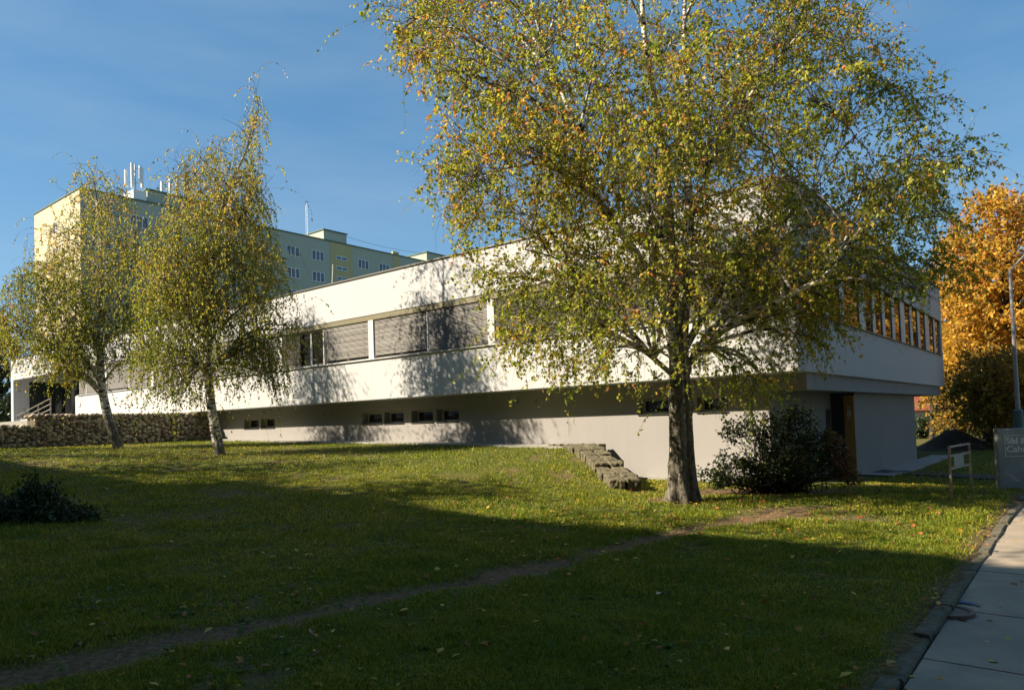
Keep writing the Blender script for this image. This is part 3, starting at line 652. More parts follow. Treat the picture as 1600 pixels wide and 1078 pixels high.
mb = MB(); mb.box(-.5, .36, -6.2, .84, .2, 2.38); mb.box(-.5, .36, -24, -6.2, .2, 2.0); mb.build('core', M['block'], gw)
mb = MB()
for (ya, yb, zt) in ((-6.2, .84, 2.46), (-24, -6.2, 2.08)):
    for yy in np.arange(ya, yb + .01, .176): mb.box(.445, .452, yy - .003, yy + .003, .7, zt)
    for zz in np.arange(1.0, zt + .01, .15): mb.box(.4525, .459, ya, yb, zz - .003, zz + .003)
mb.build('wire_mesh', M['wire'], gw)

sw = tag(empty('stone_block_wall', (2.28, 14.6, 0)), 'stepped low wall of rough stone blocks running down from the white building beside the big birch', 'stone wall')
def rough_block(mb, c, ex, ey, ez, rot, r, slope=0.0):
    ca, sa = math.cos(rot), math.sin(rot); k = len(mb.v)
    for z in (-1, 1):
        for (x, y) in ((-1, -1), (1, -1), (1, 1), (-1, 1)):
            X = x * ex * (1 + r.uniform(-.2, .05)); Yq = y * ey * (1 + r.uniform(-.2, .05))
            mb.v.append((c[0] + X * ca - Yq * sa, c[1] + X * sa + Yq * ca, c[2] + z * ez * (1 + r.uniform(-.14, .08)) + x * ex * slope))
    for q in ((0, 3, 2, 1), (4, 5, 6, 7), (0, 1, 5, 4), (1, 2, 6, 5), (2, 3, 7, 6), (3, 0, 4, 7)): mb.f.append(tuple(k + i for i in q)); mb.mi.append(0)
mb = MB(); r = random.Random(5)
A0 = np.array([2.28, 14.62]); A1 = np.array([1.72, 19.0]); dv = (A1 - A0) / np.linalg.norm(A1 - A0); nv = np.array([dv[1], -dv[0]]); rot = math.atan2(dv[1], dv[0])
Ltot = np.linalg.norm(A1 - A0); t = .16
while t < Ltot - .1:
    step = min(.92, .33 + .16 * t + .06 * (t > 1.3)) + r.uniform(-.015, .015)
    for side in (-1, 1):
        c = A0 + dv * (t + r.uniform(-.02, .02)) + nv * side * (.17 + r.uniform(-.015, .02))
        z = step + r.uniform(-.012, .012)
        while z > -.15:
            rough_block(mb, (c[0] - 2.28, c[1] - 14.6, z - .15), .166 + r.uniform(-.01, .012), .17 + r.uniform(-.012, .012), .15, rot + r.uniform(-.1, .1), r, .16); z -= .3
    t += .325
# the return along the facade, with upright stones
for k in range(7):
    u = 5.42 + k * .25; c = Bw(u, .55, 0)
    for z, h in ((.74, .2), (.34, .2)): rough_block(mb, (c[0] - 2.28, c[1] - 14.6, z), .118, .2, h - .004, -(math.pi / 2 - TH) + r.uniform(-.04, .04), r)
o = mb.build('stone_blocks', M['block'], sw, bevel=.03)
ss_ = o.modifiers.new('sub', 'SUBSURF'); ss_.subdivision_type = 'SIMPLE'; ss_.levels = ss_.render_levels = 3
tx = bpy.data.textures.new('stone_noise', 'CLOUDS'); tx.noise_scale = .075; tx.noise_depth = 3
dm_ = o.modifiers.new('rough', 'DISPLACE'); dm_.texture = tx; dm_.texture_coords = 'GLOBAL'; dm_.strength = .05; dm_.mid_level = .55

# ------------------------------------------------------------------ sign, lamp, frame
P0, P1 = onz(1563, 766, -.2), None
sg = tag(empty('sign_slab', (P0[0], P0[1], -.32), R_(-6)), 'grey concrete slab sign with white lettering in a thin white square by the pavement', 'sign')
mb = MB(); mb.box(0, 1.35, 0, .16, 0, 1.42); mb.build('slab', M['signc'], sg, bevel=.012)
lg = MB(); x0, x1, z0, z1, tk = .14, .60, .83, 1.28, .012
lg.box(x0, x1, -.004, 0, z0, z0 + tk); lg.box(x0, x1, -.004, 0, z1 - tk, z1); lg.box(x0, x0 + tk, -.004, 0, z0 + tk, z1 - tk); lg.box(x1 - tk, x1, -.004, 0, z0 + tk, z1 - tk)
lg.build('sign_border', M['signwhite'], sg)
for s, z, sz, xo in (('Sikl &', 1.10, .185, .165), ('Caha', .925, .185, .165)):
    me = text_mesh(s, sz, .002); w = max(v.co.x for v in me.vertices); k = .40 / w
    for v in me.vertices: v.co.x *= k
    o = link_mesh('lettering', me, M['signwhite'], sg); o.rotation_euler = (R_(90), 0, 0); o.location = (xo, -.004, z)
b = at(1594, 700, 17.5); b[2] = gz(b[0], b[1])
lp = tag(empty('street_lamp', b), 'tall slim street lamp with its lower pole coloured dark teal for shade, behind the concrete sign', 'street lamp')
mb = MB(); mb.tube([(0, 0, -.1), (0, 0, 1.75)], .105, 16); mb.tube([(0, 0, 1.75), (0, 0, 1.79)], [.105, .075], 16, cap=False); mb.build('base_sleeve', M['lamp_shaded'], lp, smooth=False)
mb = MB(); mb.tube([(0, 0, 1.78), (0, 0, 3.3), (0, 0, 5.2)], [.05, .044, .034], 14); mb.build('pole', M['lampwhite'], lp, smooth=False)
mb = MB(); mb.tube([(0, 0, 5.2), (.42, .03, 5.6)], [.024, .02], 10); mb.build('arm', M['lampwhite'], lp)
mb = MB(); mb.tube([(.4, .03, 5.585), (.48, .04, 5.65), (.85, .06, 5.86), (.95, .06, 5.9)], [.025, .06, .06, .025], 12); mb.build('lamp_head', M['lampwhite'], lp)
a, b2 = onz(1487, 778, -.05), onz(1518, 768, -.06)
fr = tag(empty('notice_frame', (a[0], a[1], gz(a[0], a[1])), math.atan2(b2[1] - a[1], b2[0] - a[0])), 'rusty two-legged metal frame with a small blank grey sheet standing on the lawn', 'sign frame')
w = math.hypot(b2[0] - a[0], b2[1] - a[1])
for x, n in ((0, 'leg'), (w, 'leg')):
    mb = MB(); mb.box(x - .018, x + .018, -.018, .018, -.05, .94); mb.build(n, M['rust'], fr, bevel=.004)
for z in (.92, .75, .52):
    mb = MB(); mb.box(.0185, w - .0185, -.014, .014, z - .016, z + .016); mb.build('crossbar', M['galv'], fr)
mb = MB(); mb.box(.27, .92, -.006, .006, .539, .731); mb.build('notice_sheet', M['sheet'], fr)

# ------------------------------------------------------------------ plants
def nrm(v): return v / (np.linalg.norm(v, axis=-1, keepdims=True) + 1e-9)
def batch_tubes(P, Rd, sides=3):
    """P (B,n,3), Rd (B,n) -> verts, quads"""
    Bn, n, _ = P.shape; T = nrm(np.gradient(P, axis=1))
    ref = np.where(np.abs(T[..., 2:3]) > .85, np.array([1., 0, 0]), np.array([0, 0, 1.])); a = nrm(np.cross(T, ref)); b = np.cross(T, a)
    w = np.arange(sides) * 2 * math.pi / sides
    V = P[:, :, None] + Rd[:, :, None, None] * (a[:, :, None] * np.cos(w)[None, None, :, None] + b[:, :, None] * np.sin(w)[None, None, :, None])
    i = np.arange(Bn)[:, None, None] * n * sides + np.arange(n - 1)[None, :, None] * sides; j = np.arange(sides)[None, None]; j2 = (j + 1) % sides
    Fq = np.stack([i + j, i + j2, i + sides + j2, i + sides + j], -1).reshape(-1, 4)
    return V.reshape(-1, 3), Fq
def grow(P0, D0, Ln, n, droop, wob, rng):
    """batch of curved shoots"""
    Bn = len(P0); P = np.zeros((Bn, n, 3)); P[:, 0] = P0; D = nrm(D0.copy()); st = (Ln / (n - 1))[:, None]
    dr = np.broadcast_to(np.asarray(droop, float), (Bn,))[:, None]
    for k in range(1, n):
        D = nrm(D + rng.normal(0, wob, (Bn, 3)) + np.array([0, 0, -1.]) * dr * (k / n)); P[:, k] = P[:, k - 1] + D * st
    return P
def resample(pts, n):
    pts = np.asarray(pts, float); d = np.r_[0, np.cumsum(np.linalg.norm(np.diff(pts, axis=0), axis=1))]; t = np.linspace(0, d[-1], n)
    return np.stack([np.interp(t, d, pts[:, k]) for k in range(3)], -1)
def smooth_path(pts, n=18):
    q = resample(pts, n)
    for _ in range(2): q[1:-1] = .25 * q[:-2] + .5 * q[1:-1] + .25 * q[2:]
    return q
def leaves(C, size, cols, rng, hang=.3, aspect=.72, fold=True):
    """C (N,3) leaf stems; each leaf a folded diamond of two quads"""
    n = len(C); ax = nrm(rng.normal(size=(n, 3)) + np.array([0, 0, -hang * 3])); s = nrm(np.cross(ax, rng.normal(size=(n, 3)))); nn = np.cross(ax, s)
    L = size * rng.uniform(.7, 1.25, n)[:, None]; Wd = L * aspect * .5
    tip = C + ax * L; l = C + ax * L * .42 + s * Wd + nn * L * .12; r = C + ax * L * .42 - s * Wd + nn * L * .12
    V = np.stack([C, l, tip, r], 1).reshape(-1, 3); i = np.arange(n) * 4
    Fa = np.concatenate([np.stack([i, i + 1, i + 2], -1), np.stack([i, i + 2, i + 3], -1)])
    col = np.ones((n, 4, 4)); col[:, :, :3] = cols[:, None]
    return V, Fa, col.reshape(-1, 4)
def palette(n, cs, ps, rng, var=.25, clump=None):
    cs = np.array(cs); ps = np.array(ps) / sum(ps)
    if clump is not None:                             # whole twigs turn colour together
        ps2 = np.cumsum(ps); k = np.searchsorted(ps2, np.clip(clump + rng.normal(0, .18, n), 0, .999))
    else: k = rng.choice(len(cs), n, p=ps)
    return cs[np.clip(k, 0, len(cs) - 1)] * rng.uniform(1 - var, 1 + var, (n, 1)) * rng.uniform(.93, 1.07, (n, 3))
BIRCH_C = [(.18, .225, .036), (.30, .315, .045), (.43, .38, .058), (.52, .395, .064), (.58, .35, .065), (.56, .24, .07)]
BIRCH_P = [.28, .34, .23, .09, .04, .02]
def in_poly(px, py, poly):
    poly = np.array(poly, float); ins = np.zeros(px.shape, bool); j = len(poly) - 1
    for i in range(len(poly)):
        xi, yi = poly[i]; xj, yj = poly[j]
        c = ((yi > py) != (yj > py)) & (px < (xj - xi) * (py - yi) / (yj - yi + 1e-9) + xi); ins ^= c; j = i
    return ins
def project(P):
    d = P - E3; z = d @ Fv; return 800 + F_PX * (d @ Rv) / z, CY - F_PX * (d @ Uv) / z
def keep_clear(P):
    """True where a point stands clear of the white building"""
    q = P - O3; u = q @ L3v; v = q @ R3v
    return ~((v > -.12) & (u > -.15) & (u < 50.6) & (P[..., 2] < 7.0) & (v < 21))
def birch(name, label, base, stems, poly, depth, nlimb, rng, zlow, l2, l3, leaf_size, per, twig_hang, cols, pshr=.9, mats=('bark', 'twig', 'leaf'), group=None, top=None, flare=None, cat='tree', extra=None, l2n=9, l3n=8, bare=.0, l2up=.15, dark=.93):
    root = tag(empty(name, base), label, cat, group)
    bz = np.asarray(base, float); tubes = []; rads = []; tint = []
    allp, allr = [], []
    for pts, r0, r1 in stems:
        q = smooth_path(pts, 26); f = np.linspace(0, 1, 26); rr_ = r0 * (1 - f) + r1 * f; allp.append(q); allr.append(rr_)
    SP = np.concatenate(allp); SR = np.concatenate(allr)
    # limbs grow from the stems to targets spread through the crown's volume
    xs = np.array(poly)[:, 0]; ys = np.array(poly)[:, 1]; cx, cy_ = xs.mean(), ys.mean()
    shr = [((x - cx) * pshr + cx, (y - cy_) * pshr + cy_) for x, y in poly]
    px = rng.uniform(xs.min(), xs.max(), 6000); py = rng.uniform(ys.min(), ys.max(), 6000); ok = in_poly(px, py, shr); px, py = px[ok], py[ok]
    # spread: farthest-point pick
    cand = np.stack([px, py, rng.uniform(-1, 1, len(px)) * (xs.max() - xs.min()) * .5], -1); pick = [0]; dmin = np.linalg.norm(cand - cand[0], axis=1)
    while len(pick) < nlimb:
        k = int(np.argmax(dmin * rng.uniform(.8, 1, len(dmin)))); pick.append(k); dmin = np.minimum(dmin, np.linalg.norm(cand - cand[k], axis=1))
    sel = cand[pick]
    hw = (xs.max() - xs.min()) * .5
    limbs, lr = [], []
    for x, y, zz in sel:
        rowx = px[np.abs(py - y) < 30]; half = max(30, (rowx.max() - rowx.min()) * .5) if len(rowx) > 3 else 60; mid = (rowx.max() + rowx.min()) * .5 if len(rowx) > 3 else cx
        k = math.sqrt(max(0, 1 - min(1, abs(x - mid) / half) ** 2)); dY = np.clip(zz / hw, -1, 1) * k * depth * min(1, half / hw + .15)
        T = at(x, y, bz[1] + dY)
        q = T - O3
        if bz[1] < 28 and q @ R3v > -.9 and q @ L3v > -.6 and T[2] < 7.5:
            T = T - R3v * (q @ R3v + rng.uniform(.9, 2.0))
        hd = np.hypot(SP[:, 0] - T[0], SP[:, 1] - T[1]); want = T[2] - .75 * hd - .2
        cost = np.abs(SP[:, 2] - np.maximum(want, zlow)) + .35 * hd + np.where(SP[:, 2] < zlow, 9, 0)
        k = int(np.argmin(cost)); S = SP[k]; d = T - S; dist = np.linalg.norm(d)
        if dist < .3: continue
        c1 = S + np.array([d[0] * .3, d[1] * .3, abs(d[2]) * .3 + dist * .22]); c2 = S + d * .72 + np.array([0, 0, dist * .16])
        t = np.linspace(0, 1, 14)[:, None]; bz_ = (1 - t) ** 3 * S + 3 * (1 - t) ** 2 * t * c1 + 3 * (1 - t) * t * t * c2 + t ** 3 * T
        jit = rng.normal(0, .018 * dist, (14, 3)); jit[0] = 0; jit[-1] = 0; bz_ += jit * np.linspace(0, 1, 14)[:, None]
        limbs.append(bz_); r0 = min(SR[k] * .7, .02 + .0185 * dist); lr.append(np.linspace(r0, .007, 14))
    LP = np.array(limbs); LR = np.array(lr)
    # second order
    segs = np.linalg.norm(np.diff(LP, axis=1), axis=2).sum(1); n2 = np.maximum(3, (segs * l2).astype(int)); own = np.repeat(np.arange(len(LP)), n2)
    f = rng.uniform(.18, 1, len(own)) ** .8; fi = f * 13; i0 = np.minimum(fi.astype(int), 12); fr_ = (fi - i0)[:, None]
    B0 = LP[own, i0] * (1 - fr_) + LP[own, i0 + 1] * fr_; Td = nrm(LP[own, i0 + 1] - LP[own, i0])
    # stems' own upper parts also carry second-order shoots
    sp_ok = SP[:, 2] > zlow + .8; ks = rng.choice(np.where(sp_ok)[0], int(sp_ok.sum() * 1.6)); B0 = np.concatenate([B0, SP[ks]]); Td = np.concatenate([Td, np.tile([0, 0, 1.], (len(ks), 1))]); f = np.concatenate([f, rng.uniform(.2, .8, len(ks))])
    rd = rng.normal(size=Td.shape); rd = nrm(rd - (rd * Td).sum(1, keepdims=True) * Td)
    D2 = nrm(Td * .75 + rd * .8 + np.array([0, 0, l2up])); Ln2 = rng.uniform(.5, 1.25, len(B0)) * (1.45 - .75 * f) * (l2n / 9)
    P2 = grow(B0, D2, Ln2, 8, .16, .13, rng)
    ok = keep_clear(P2[:, -1]) & keep_clear(P2[:, 4]); P2 = P2[ok]
    # third order: hanging twigs
    own = np.repeat(np.arange(len(P2)), l3); k = rng.integers(2, 8, len(own)); T0 = P2[own, k]; Td = nrm(P2[own, np.minimum(k, 7)] - P2[own, k - 1])
    D3 = nrm(Td * .5 + rng.normal(0, .55, (len(own), 3)) + np.array([0, 0, -.15])); Ln3 = rng.uniform(.3, 1.0, len(own)) * (l3n / 8) * np.where(rng.random(len(own)) < .12, 1.6, 1)
    P3 = grow(T0, D3, Ln3, 7, twig_hang, .12, rng)
    x, y = project(P3[:, -1]); ok = keep_clear(P3[:, -1])
    big = [((a - cx) * 1.08 + cx, (b - cy_) * 1.06 + cy_) for a, b in poly]
    ok &= in_poly(x, y, big) | (rng.random(len(x)) < .12); P3 = P3[ok]
    # leaves
    n3 = len(P3); tw = np.repeat(np.arange(n3), per); t = rng.uniform(.12, 1, len(tw)) * 5.999; i0 = t.astype(int); fr_ = (t - i0)[:, None]
    C = P3[tw, i0] * (1 - fr_) + P3[tw, np.minimum(i0 + 1, 6)] * fr_ + rng.normal(0, .012, (len(tw), 3))
    dens = rng.random(n3) > bare; keep = dens[tw]; C = C[keep]; tw = tw[keep]
    tone = np.clip(fbm(P3[:, 0, 0] + 3 * P3[:, 0, 2], P3[:, 0, 1] - 2 * P3[:, 0, 2], 1.3, 4) * 1.3 - .22 + .045 * np.clip(P3[:, 0, 2] - 4.5, -4, 4) + rng.normal(0, .16, n3), 0, .999)
    cl = palette(len(C), cols[0], cols[1], rng, .28, tone[tw]); V, Fa, col = leaves(C, leaf_size, cl, rng, twig_hang * .9)
    np_mesh('crown', V - bz, Fa, M[mats[2]], root, col)
    # wood: stems + limbs one mesh, fine twigs another
    Vs, Fs, Ts = [], [], []; off = 0
    for si, (q, r_) in enumerate(zip(allp, allr)):
        S, nn_ = 14, 26
        if flare and si < 2:
            S, nn_ = 40, 150; q = resample(q, 400)[np.r_[np.arange(0, 200, 2), np.linspace(200, 399, 50).astype(int)]]
            r_ = np.interp(np.linalg.norm(q - q[0], axis=1), np.linalg.norm(allp[si] - allp[si][0], axis=1), r_)
        V1, F1 = batch_tubes(q[None], r_[None], S); V1 = V1.reshape(nn_, S, 3); hgt = V1[:, :, 2] - bz[2]
        fur = np.zeros((nn_, S))
        if flare and si < 2:
            a = np.arctan2(V1[:, :, 1] - q[:, None, 1], V1[:, :, 0] - q[:, None, 0]); low = np.clip(1.15 - hgt / 3.4, 0.08, 1)
            ca, sa_ = np.cos(a) * 2.2, np.sin(a) * 2.2
            n1 = vnoise(ca * 1.3 + 9 + .9 * hgt, sa_ * 1.3 + 3 + hgt * 1.5, 1.0, 3 + si); n2 = vnoise(ca * 2.6 + hgt * 2.1, sa_ * 2.6 + hgt * 3.4 + 7, 1.0, 5 + si); n3_ = vnoise(ca * 6 + hgt * 4, sa_ * 6 + hgt * 9, 1.0, 8 + si)
            fur = (1 - np.abs(2 * n1 - 1)) * .4 + (1 - np.abs(2 * n2 - 1)) * .38 + n3_ * .22
            lobes = 1 + (.42 * np.exp(-np.maximum(hgt, 0) / .22) + .10 * np.exp(-np.maximum(hgt - .3, 0) / 1.0)) * (.9 + np.sin(a * 5 + 1 + hgt * 1.3) * .8) + (.5 - fur) * .26 * low
            bulge = .22 * np.exp(-((hgt - .62) / .16) ** 2) * np.clip(np.cos(a - math.pi), 0, 1) ** 3 * (si == 0) + .35 * np.exp(-((hgt - 1.72) / .13) ** 2) * np.clip(np.cos(a + .5), 0, 1) ** 4 * (si == 1)
            V1 = q[:, None] + (V1 - q[:, None]) * (lobes + bulge)[..., None]
        Vs.append(V1.reshape(-1, 3)); Fs.append(F1 + off); off += nn_ * S
        hh = np.repeat(q[:, 2] - bz[2], S); th_ = np.repeat(r_, S)
        if flare: Ts.append(np.clip(.80 - hh * .135 + (fur.ravel() - .5) * 1.7 * (si < 2), .04, 1))
        else: Ts.append(np.clip(np.where(th_ > .028, dark - hh * .42, .85), 0, 1))
    V1, F1 = batch_tubes(LP, LR, 6); Vs.append(V1); Fs.append(F1 + off); Ts.append(np.repeat(np.clip(.62 - (LR.ravel() - .006) * 20 * rng.uniform(.3, 1.4, len(LP)).repeat(14), .05, .9), 6))
    Vw = np.concatenate(Vs) - bz; tn = np.ones((len(Vw), 4)); tn[:, 0] = np.concatenate(Ts)
    np_mesh('trunk', Vw, np.concatenate(Fs), M[mats[0]], root, tn, smooth=True)
    V2, F2 = batch_tubes(P2, np.linspace(.0085, .0035, 8)[None].repeat(len(P2), 0), 3); V3, F3 = batch_tubes(P3, np.linspace(.0032, .0016, 7)[None].repeat(len(P3), 0), 3)
    np_mesh('twigs', np.concatenate([V2, V3]) - bz, np.concatenate([F2, F3 + len(V2)]), M[mats[1]], root)
    print(name, 'limbs', len(LP), 'L2', len(P2), 'L3', len(P3), 'leaves', len(C))
    return root
def px3(lst): return [at(x, y, Y) for x, y, Y in lst]

# the big birch by the corner
tb = onz(1066, 782, .05); TY = tb[1]; tb[2] = gz(tb[0], tb[1])
def tp3(lst): return [at(x, y, TY + dy) for x, y, dy in lst]
stems = [
    (tp3([(1060, 792, 0), (1060, 740, 0), (1058, 690, 0), (1058, 640, 0), (1056, 590, 0), (1057, 520, .1), (1052, 470, .2), (1047, 380, .3), (1043, 290, .3), (1030, 190, .2), (1010, 90, 0), (1000, -20, -.1), (1005, -130, 0)]), .165, .02),
    (tp3([(1076, 790, .12), (1074, 740, .1), (1072, 680, .1), (1070, 620, .1), (1066, 560, .05), (1066, 500, -.1), (1076, 420, -.3), (1080, 330, -.4), (1070, 260, -.4), (1078, 170, -.3), (1066, 60, -.4), (1075, -60, -.3)]), .142, .02),
    (tp3([(1055, 570, 0), (1048, 505, -.1), (1030, 455, -.3), (1000, 405, -.5), (965, 355, -.7), (925, 305, -.9), (912, 250, -1), (890, 170, -1.2), (850, 80, -1.2), (830, 0, -1.2)]), .105, .014),
    (tp3([(1047, 400, .3), (1020, 340, .6), (985, 260, 1.0), (950, 180, 1.3), (920, 100, 1.4), (900, 20, 1.4)]), .06, .01),
    (tp3([(1068, 590, .1), (1090, 545, 0), (1125, 515, -.3), (1165, 492, -.7), (1215, 470, -1.1), (1262, 447, -1.5), (1300, 428, -1.8), (1318, 392, -1.9), (1345, 352, -2.1), (1400, 330, -2.4)]), .085, .012),
    (tp3([(1070, 545, .1), (1095, 500, .3), (1130, 450, .7), (1180, 390, 1.1), (1240, 330, 1.3), (1300, 270, 1.3)]), .075, .012),
    (tp3([(1050, 585, 0), (1010, 550, -.2), (960, 522, -.5), (932, 505, -.7), (928, 470, -.8), (905, 430, -1.0), (870, 402, -1.2), (820, 390, -1.4)]), .05, .01),
    (tp3([(1080, 340, -.4), (1110, 260, -.8), (1150, 180, -1.2), (1200, 110, -1.5), (1260, 40, -1.6)]), .05, .01),
    (tp3([(1068, 260, -.4), (1120, 210, .3), (1180, 160, .9), (1240, 130, 1.3), (1310, 80, 1.5)]), .045, .01),
    (tp3([(925, 305, -.9), (890, 275, -1.3), (845, 255, -1.6), (790, 262, -1.9), (735, 285, -2.1)]), .04, .008),
]
poly = [(565, -40), (560, 30), (640, 100), (692, 215), (628, 262), (665, 300), (740, 310), (705, 390), (722, 450), (742, 520), (722, 578), (800, 585), (880, 600), (960, 600), (1000, 625), (1140, 640), (1140, 655), (1235, 635), (1285, 585), (1320, 535), (1350, 485), (1440, 450), (1490, 480), (1530, 440), (1510, 350), (1550, 250), (1505, 160), (1440, 100), (1415, 30), (1350, -70), (1250, -170), (900, -170), (700, -90)]
birch('birch_tree', 'large yellowing birch with a thick rough double trunk at the building corner', tb, stems, poly, 4.2, 130, np.random.default_rng(21), 2.6, 3.3, 10, .064, 14, .34, (BIRCH_C, BIRCH_P), .88, flare=1.0, bare=.3)

# the two slender weeping birches on the lawn
def lean(lst, Y): return [at(x, y, Y) for x, y in lst]
Y2 = 21.0; b2_ = at(343, 711, Y2); b2_[2] = gz(b2_[0], b2_[1])
st2 = [(lean([(345, 716), (340, 690), (333, 655), (327, 620), (324, 560), (326, 490), (333, 400), (345, 330), (365, 275), (392, 225), (404, 172)], Y2), .155, .012),
       (lean([(326, 500), (318, 440), (305, 370), (298, 310), (290, 270)], Y2), .05, .01), (lean([(330, 430), (360, 370), (385, 320), (410, 300)], Y2 - .5), .045, .01), (lean([(325, 540), (300, 490), (270, 440), (250, 400)], Y2 - .7), .045, .01)]
pl2 = [(405, 165), (420, 225), (402, 330), (428, 345), (436, 420), (468, 470), (462, 560), (440, 625), (400, 600), (330, 632), (265, 640), (205, 620), (215, 540), (205, 450), (225, 385), (270, 325), (285, 262), (318, 250), (350, 262), (385, 190)]
W_C = [(.17, .205, .04), (.28, .29, .05), (.39, .35, .062), (.47, .36, .07), (.50, .30, .075)]; W_P = [.3, .32, .22, .11, .05]
birch('birch_tree', 'weeping birch with white trunk and spire top, middle of the three lawn birches', b2_, st2, pl2, .9, 80, np.random.default_rng(5), 3.0, 2.7, 10, .066, 14, 1.05, (W_C, W_P), .95, l3n=14, l2n=8, dark=.7, bare=.12)
Y1 = 25.0; b1_ = at(186, 700, Y1); b1_[2] = gz(b1_[0], b1_[1])
st1 = [(lean([(187, 705), (178, 680), (166, 645), (158, 600), (156, 540), (158, 470), (161, 400), (153, 330), (146, 272)], Y1), .17, .012),
       (lean([(157, 560), (140, 510), (110, 465), (80, 430)], Y1 + .4), .045, .01), (lean([(158, 520), (185, 470), (205, 420), (212, 360)], Y1 - .4), .045, .01), (lean([(157, 590), (120, 560), (80, 545), (40, 535)], Y1 - .8), .04, .01)]
pl1 = [(145, 258), (180, 300), (205, 310), (218, 400), (235, 480), (225, 560), (190, 590), (120, 600), (60, 590), (5, 560), (-10, 500), (10, 450), (45, 405), (55, 430), (80, 400), (75, 350), (108, 320), (125, 270)]
birch('birch_tree', 'slender leaning birch with dark lower trunk, leftmost of the three lawn birches', b1_, st1, pl1, .9, 68, np.random.default_rng(8), 2.8, 2.7, 10, .068, 13, .9, (W_C, W_P), .95, l3n=13, l2n=9, dark=1.0, bare=.14)

# autumn and dark trees behind
GOLD = [(.50, .28, .035), (.56, .34, .05), (.42, .25, .04), (.30, .23, .045), (.50, .20, .035)]; GP = [.3, .28, .2, .14, .08]
OLV = [(.12, .09, .02), (.19, .13, .028), (.27, .16, .03), (.36, .21, .04)]; OP = [.35, .3, .2, .15]
DKO = [(.19, .14, .03), (.30, .19, .035), (.38, .23, .04), (.46, .27, .045)]  # leaf tones kept darker to stand for shade below the gold crowns
DRK = [(.025, .035, .012), (.035, .045, .014), (.05, .05, .016)]; DP = [.5, .35, .15]
def backtree(name, label, px_, base_y, Y, poly, cols, nl, rng, leaf_size=.19, depth=3.5, per=8, group='trees behind the building on the right'):
    b = at(px_, base_y, Y); b[2] = gz(b[0], b[1]); top = min(p[1] for p in poly); 
    st = [([b - np.array([0, 0, .2]), at(px_ + 2, base_y - (base_y - top) * .35, Y), at(px_ - 3, base_y - (base_y - top) * .7, Y), at(px_, top + 25, Y)], .17, .02)]
    return birch(name, label, b, st, poly, depth, nl, rng, max(1.2, b[2] + 1.2), 2.4, 8, leaf_size, per, .15, (cols[0], cols[1]), .9, mats=('dbark', 'twig', 'leafo'), group=group, l2n=13, l3n=9)
g1 = np.random.default_rng(31); HEDGE = []
backtree('maple_tree', 'golden autumn tree behind the street lamp at the right edge', 1575, 690, 36, [(1470, 420), (1500, 330), (1545, 290), (1600, 300), (1660, 330), (1690, 450), (1680, 600), (1640, 620), (1520, 620), (1478, 590)], (GOLD, GP), 64, g1)
backtree('maple_tree', 'golden tree beyond the far end of the building, left of the street lamp', 1490, 690, 44, [(1440, 430), (1465, 370), (1510, 350), (1550, 400), (1560, 520), (1550, 640), (1500, 655), (1440, 640), (1430, 520)], (GOLD, GP), 50, g1)
backtree('hornbeam_tree', 'olive brown tree with low boughs coloured dark for shade, behind the lamp', 1545, 700, 33, [(1480, 600), (1510, 560), (1560, 540), (1640, 545), (1690, 590), (1660, 668), (1560, 674), (1500, 662)], (DKO, OP), 60, g1, .16)
backtree('maple_tree', 'golden tree standing out of the picture past the right edge', 1780, 700, 33, [(1690, 420), (1720, 300), (1790, 260), (1860, 300), (1900, 450), (1880, 640), (1780, 660), (1690, 640)], (GOLD, GP), 45, g1)
backtree('hornbeam_tree', 'dark green tree close behind the rear corner of the building', 1455, 695, 40, [(1458, 640), (1468, 600), (1490, 570), (1530, 590), (1540, 650), (1500, 676), (1462, 672)], (DKO, OP), 40, g1, .17, 3.0)
# trees round about that the picture does not hold: they stand in the end windows' reflection and break the shadow edge
def sidetree(name, label, u, v, hgt, rad, cols, rng, nl, ls, group):
    b = Bw(u, v, 0); b[2] = gz(b[0], b[1]); root = tag(empty(name, b), label, 'tree', group); cs = []
    V0 = np.array([[0, 0, -.2], [.05, 0, hgt * .3], [0, .06, hgt * .6], [.02, 0, hgt * .9]]); V, Fq = batch_tubes(resample(V0, 10)[None], np.linspace(.2, .03, 10)[None], 10)
    tn = np.ones((len(V), 4)); np_mesh('trunk', V, Fq, M['dbark'], root, tn, smooth=True)
    nb = 46; d = nrm(rng.normal(size=(nb, 3))); k = rng.uniform(.35, 1, (nb, 1)) ** .5; T = np.array([0, 0, hgt * .6]) + d * k * np.array([rad, rad, hgt * .4]); S = np.stack([T[:, 0] * .02, T[:, 1] * .02, np.clip(T[:, 2] - np.hypot(T[:, 0], T[:, 1]) * .8, hgt * .2, hgt * .85)], -1)
    t = np.linspace(0, 1, 8)[None, :, None]; P = S[:, None] + (T - S)[:, None] * t + np.array([0, 0, .5]) * (t * (1 - t)); V, Fq = batch_tubes(P, np.linspace(.06, .01, 8)[None].repeat(nb, 0), 5); np_mesh('branches', V, Fq, M['twig'], root)
    own = rng.integers(0, nb, nl); C = T[own] + rng.normal(0, 1, (nl, 3)) * np.array([.55, .55, .42]) * rad / 3; V, Fa, col = leaves(C, ls, palette(nl, cols[0], cols[1], rng, .3), rng, .2); np_mesh('crown', V, Fa, M['leafo'], root, col)
    return root
for k, (u, v, h, r_) in enumerate(((-6.5, 37, 12.5, 4.6), (-7.5, 47, 13, 4.8), (-6.5, 59, 13.5, 5.2), (-15, 14, 9, 4))):
    sidetree('maple_tree', 'golden maple beside the pavement, mirrored in the end windows of the white building', u, v, h, r_, (GOLD, GP), g1, 9000, .24, 'maples along the pavement')
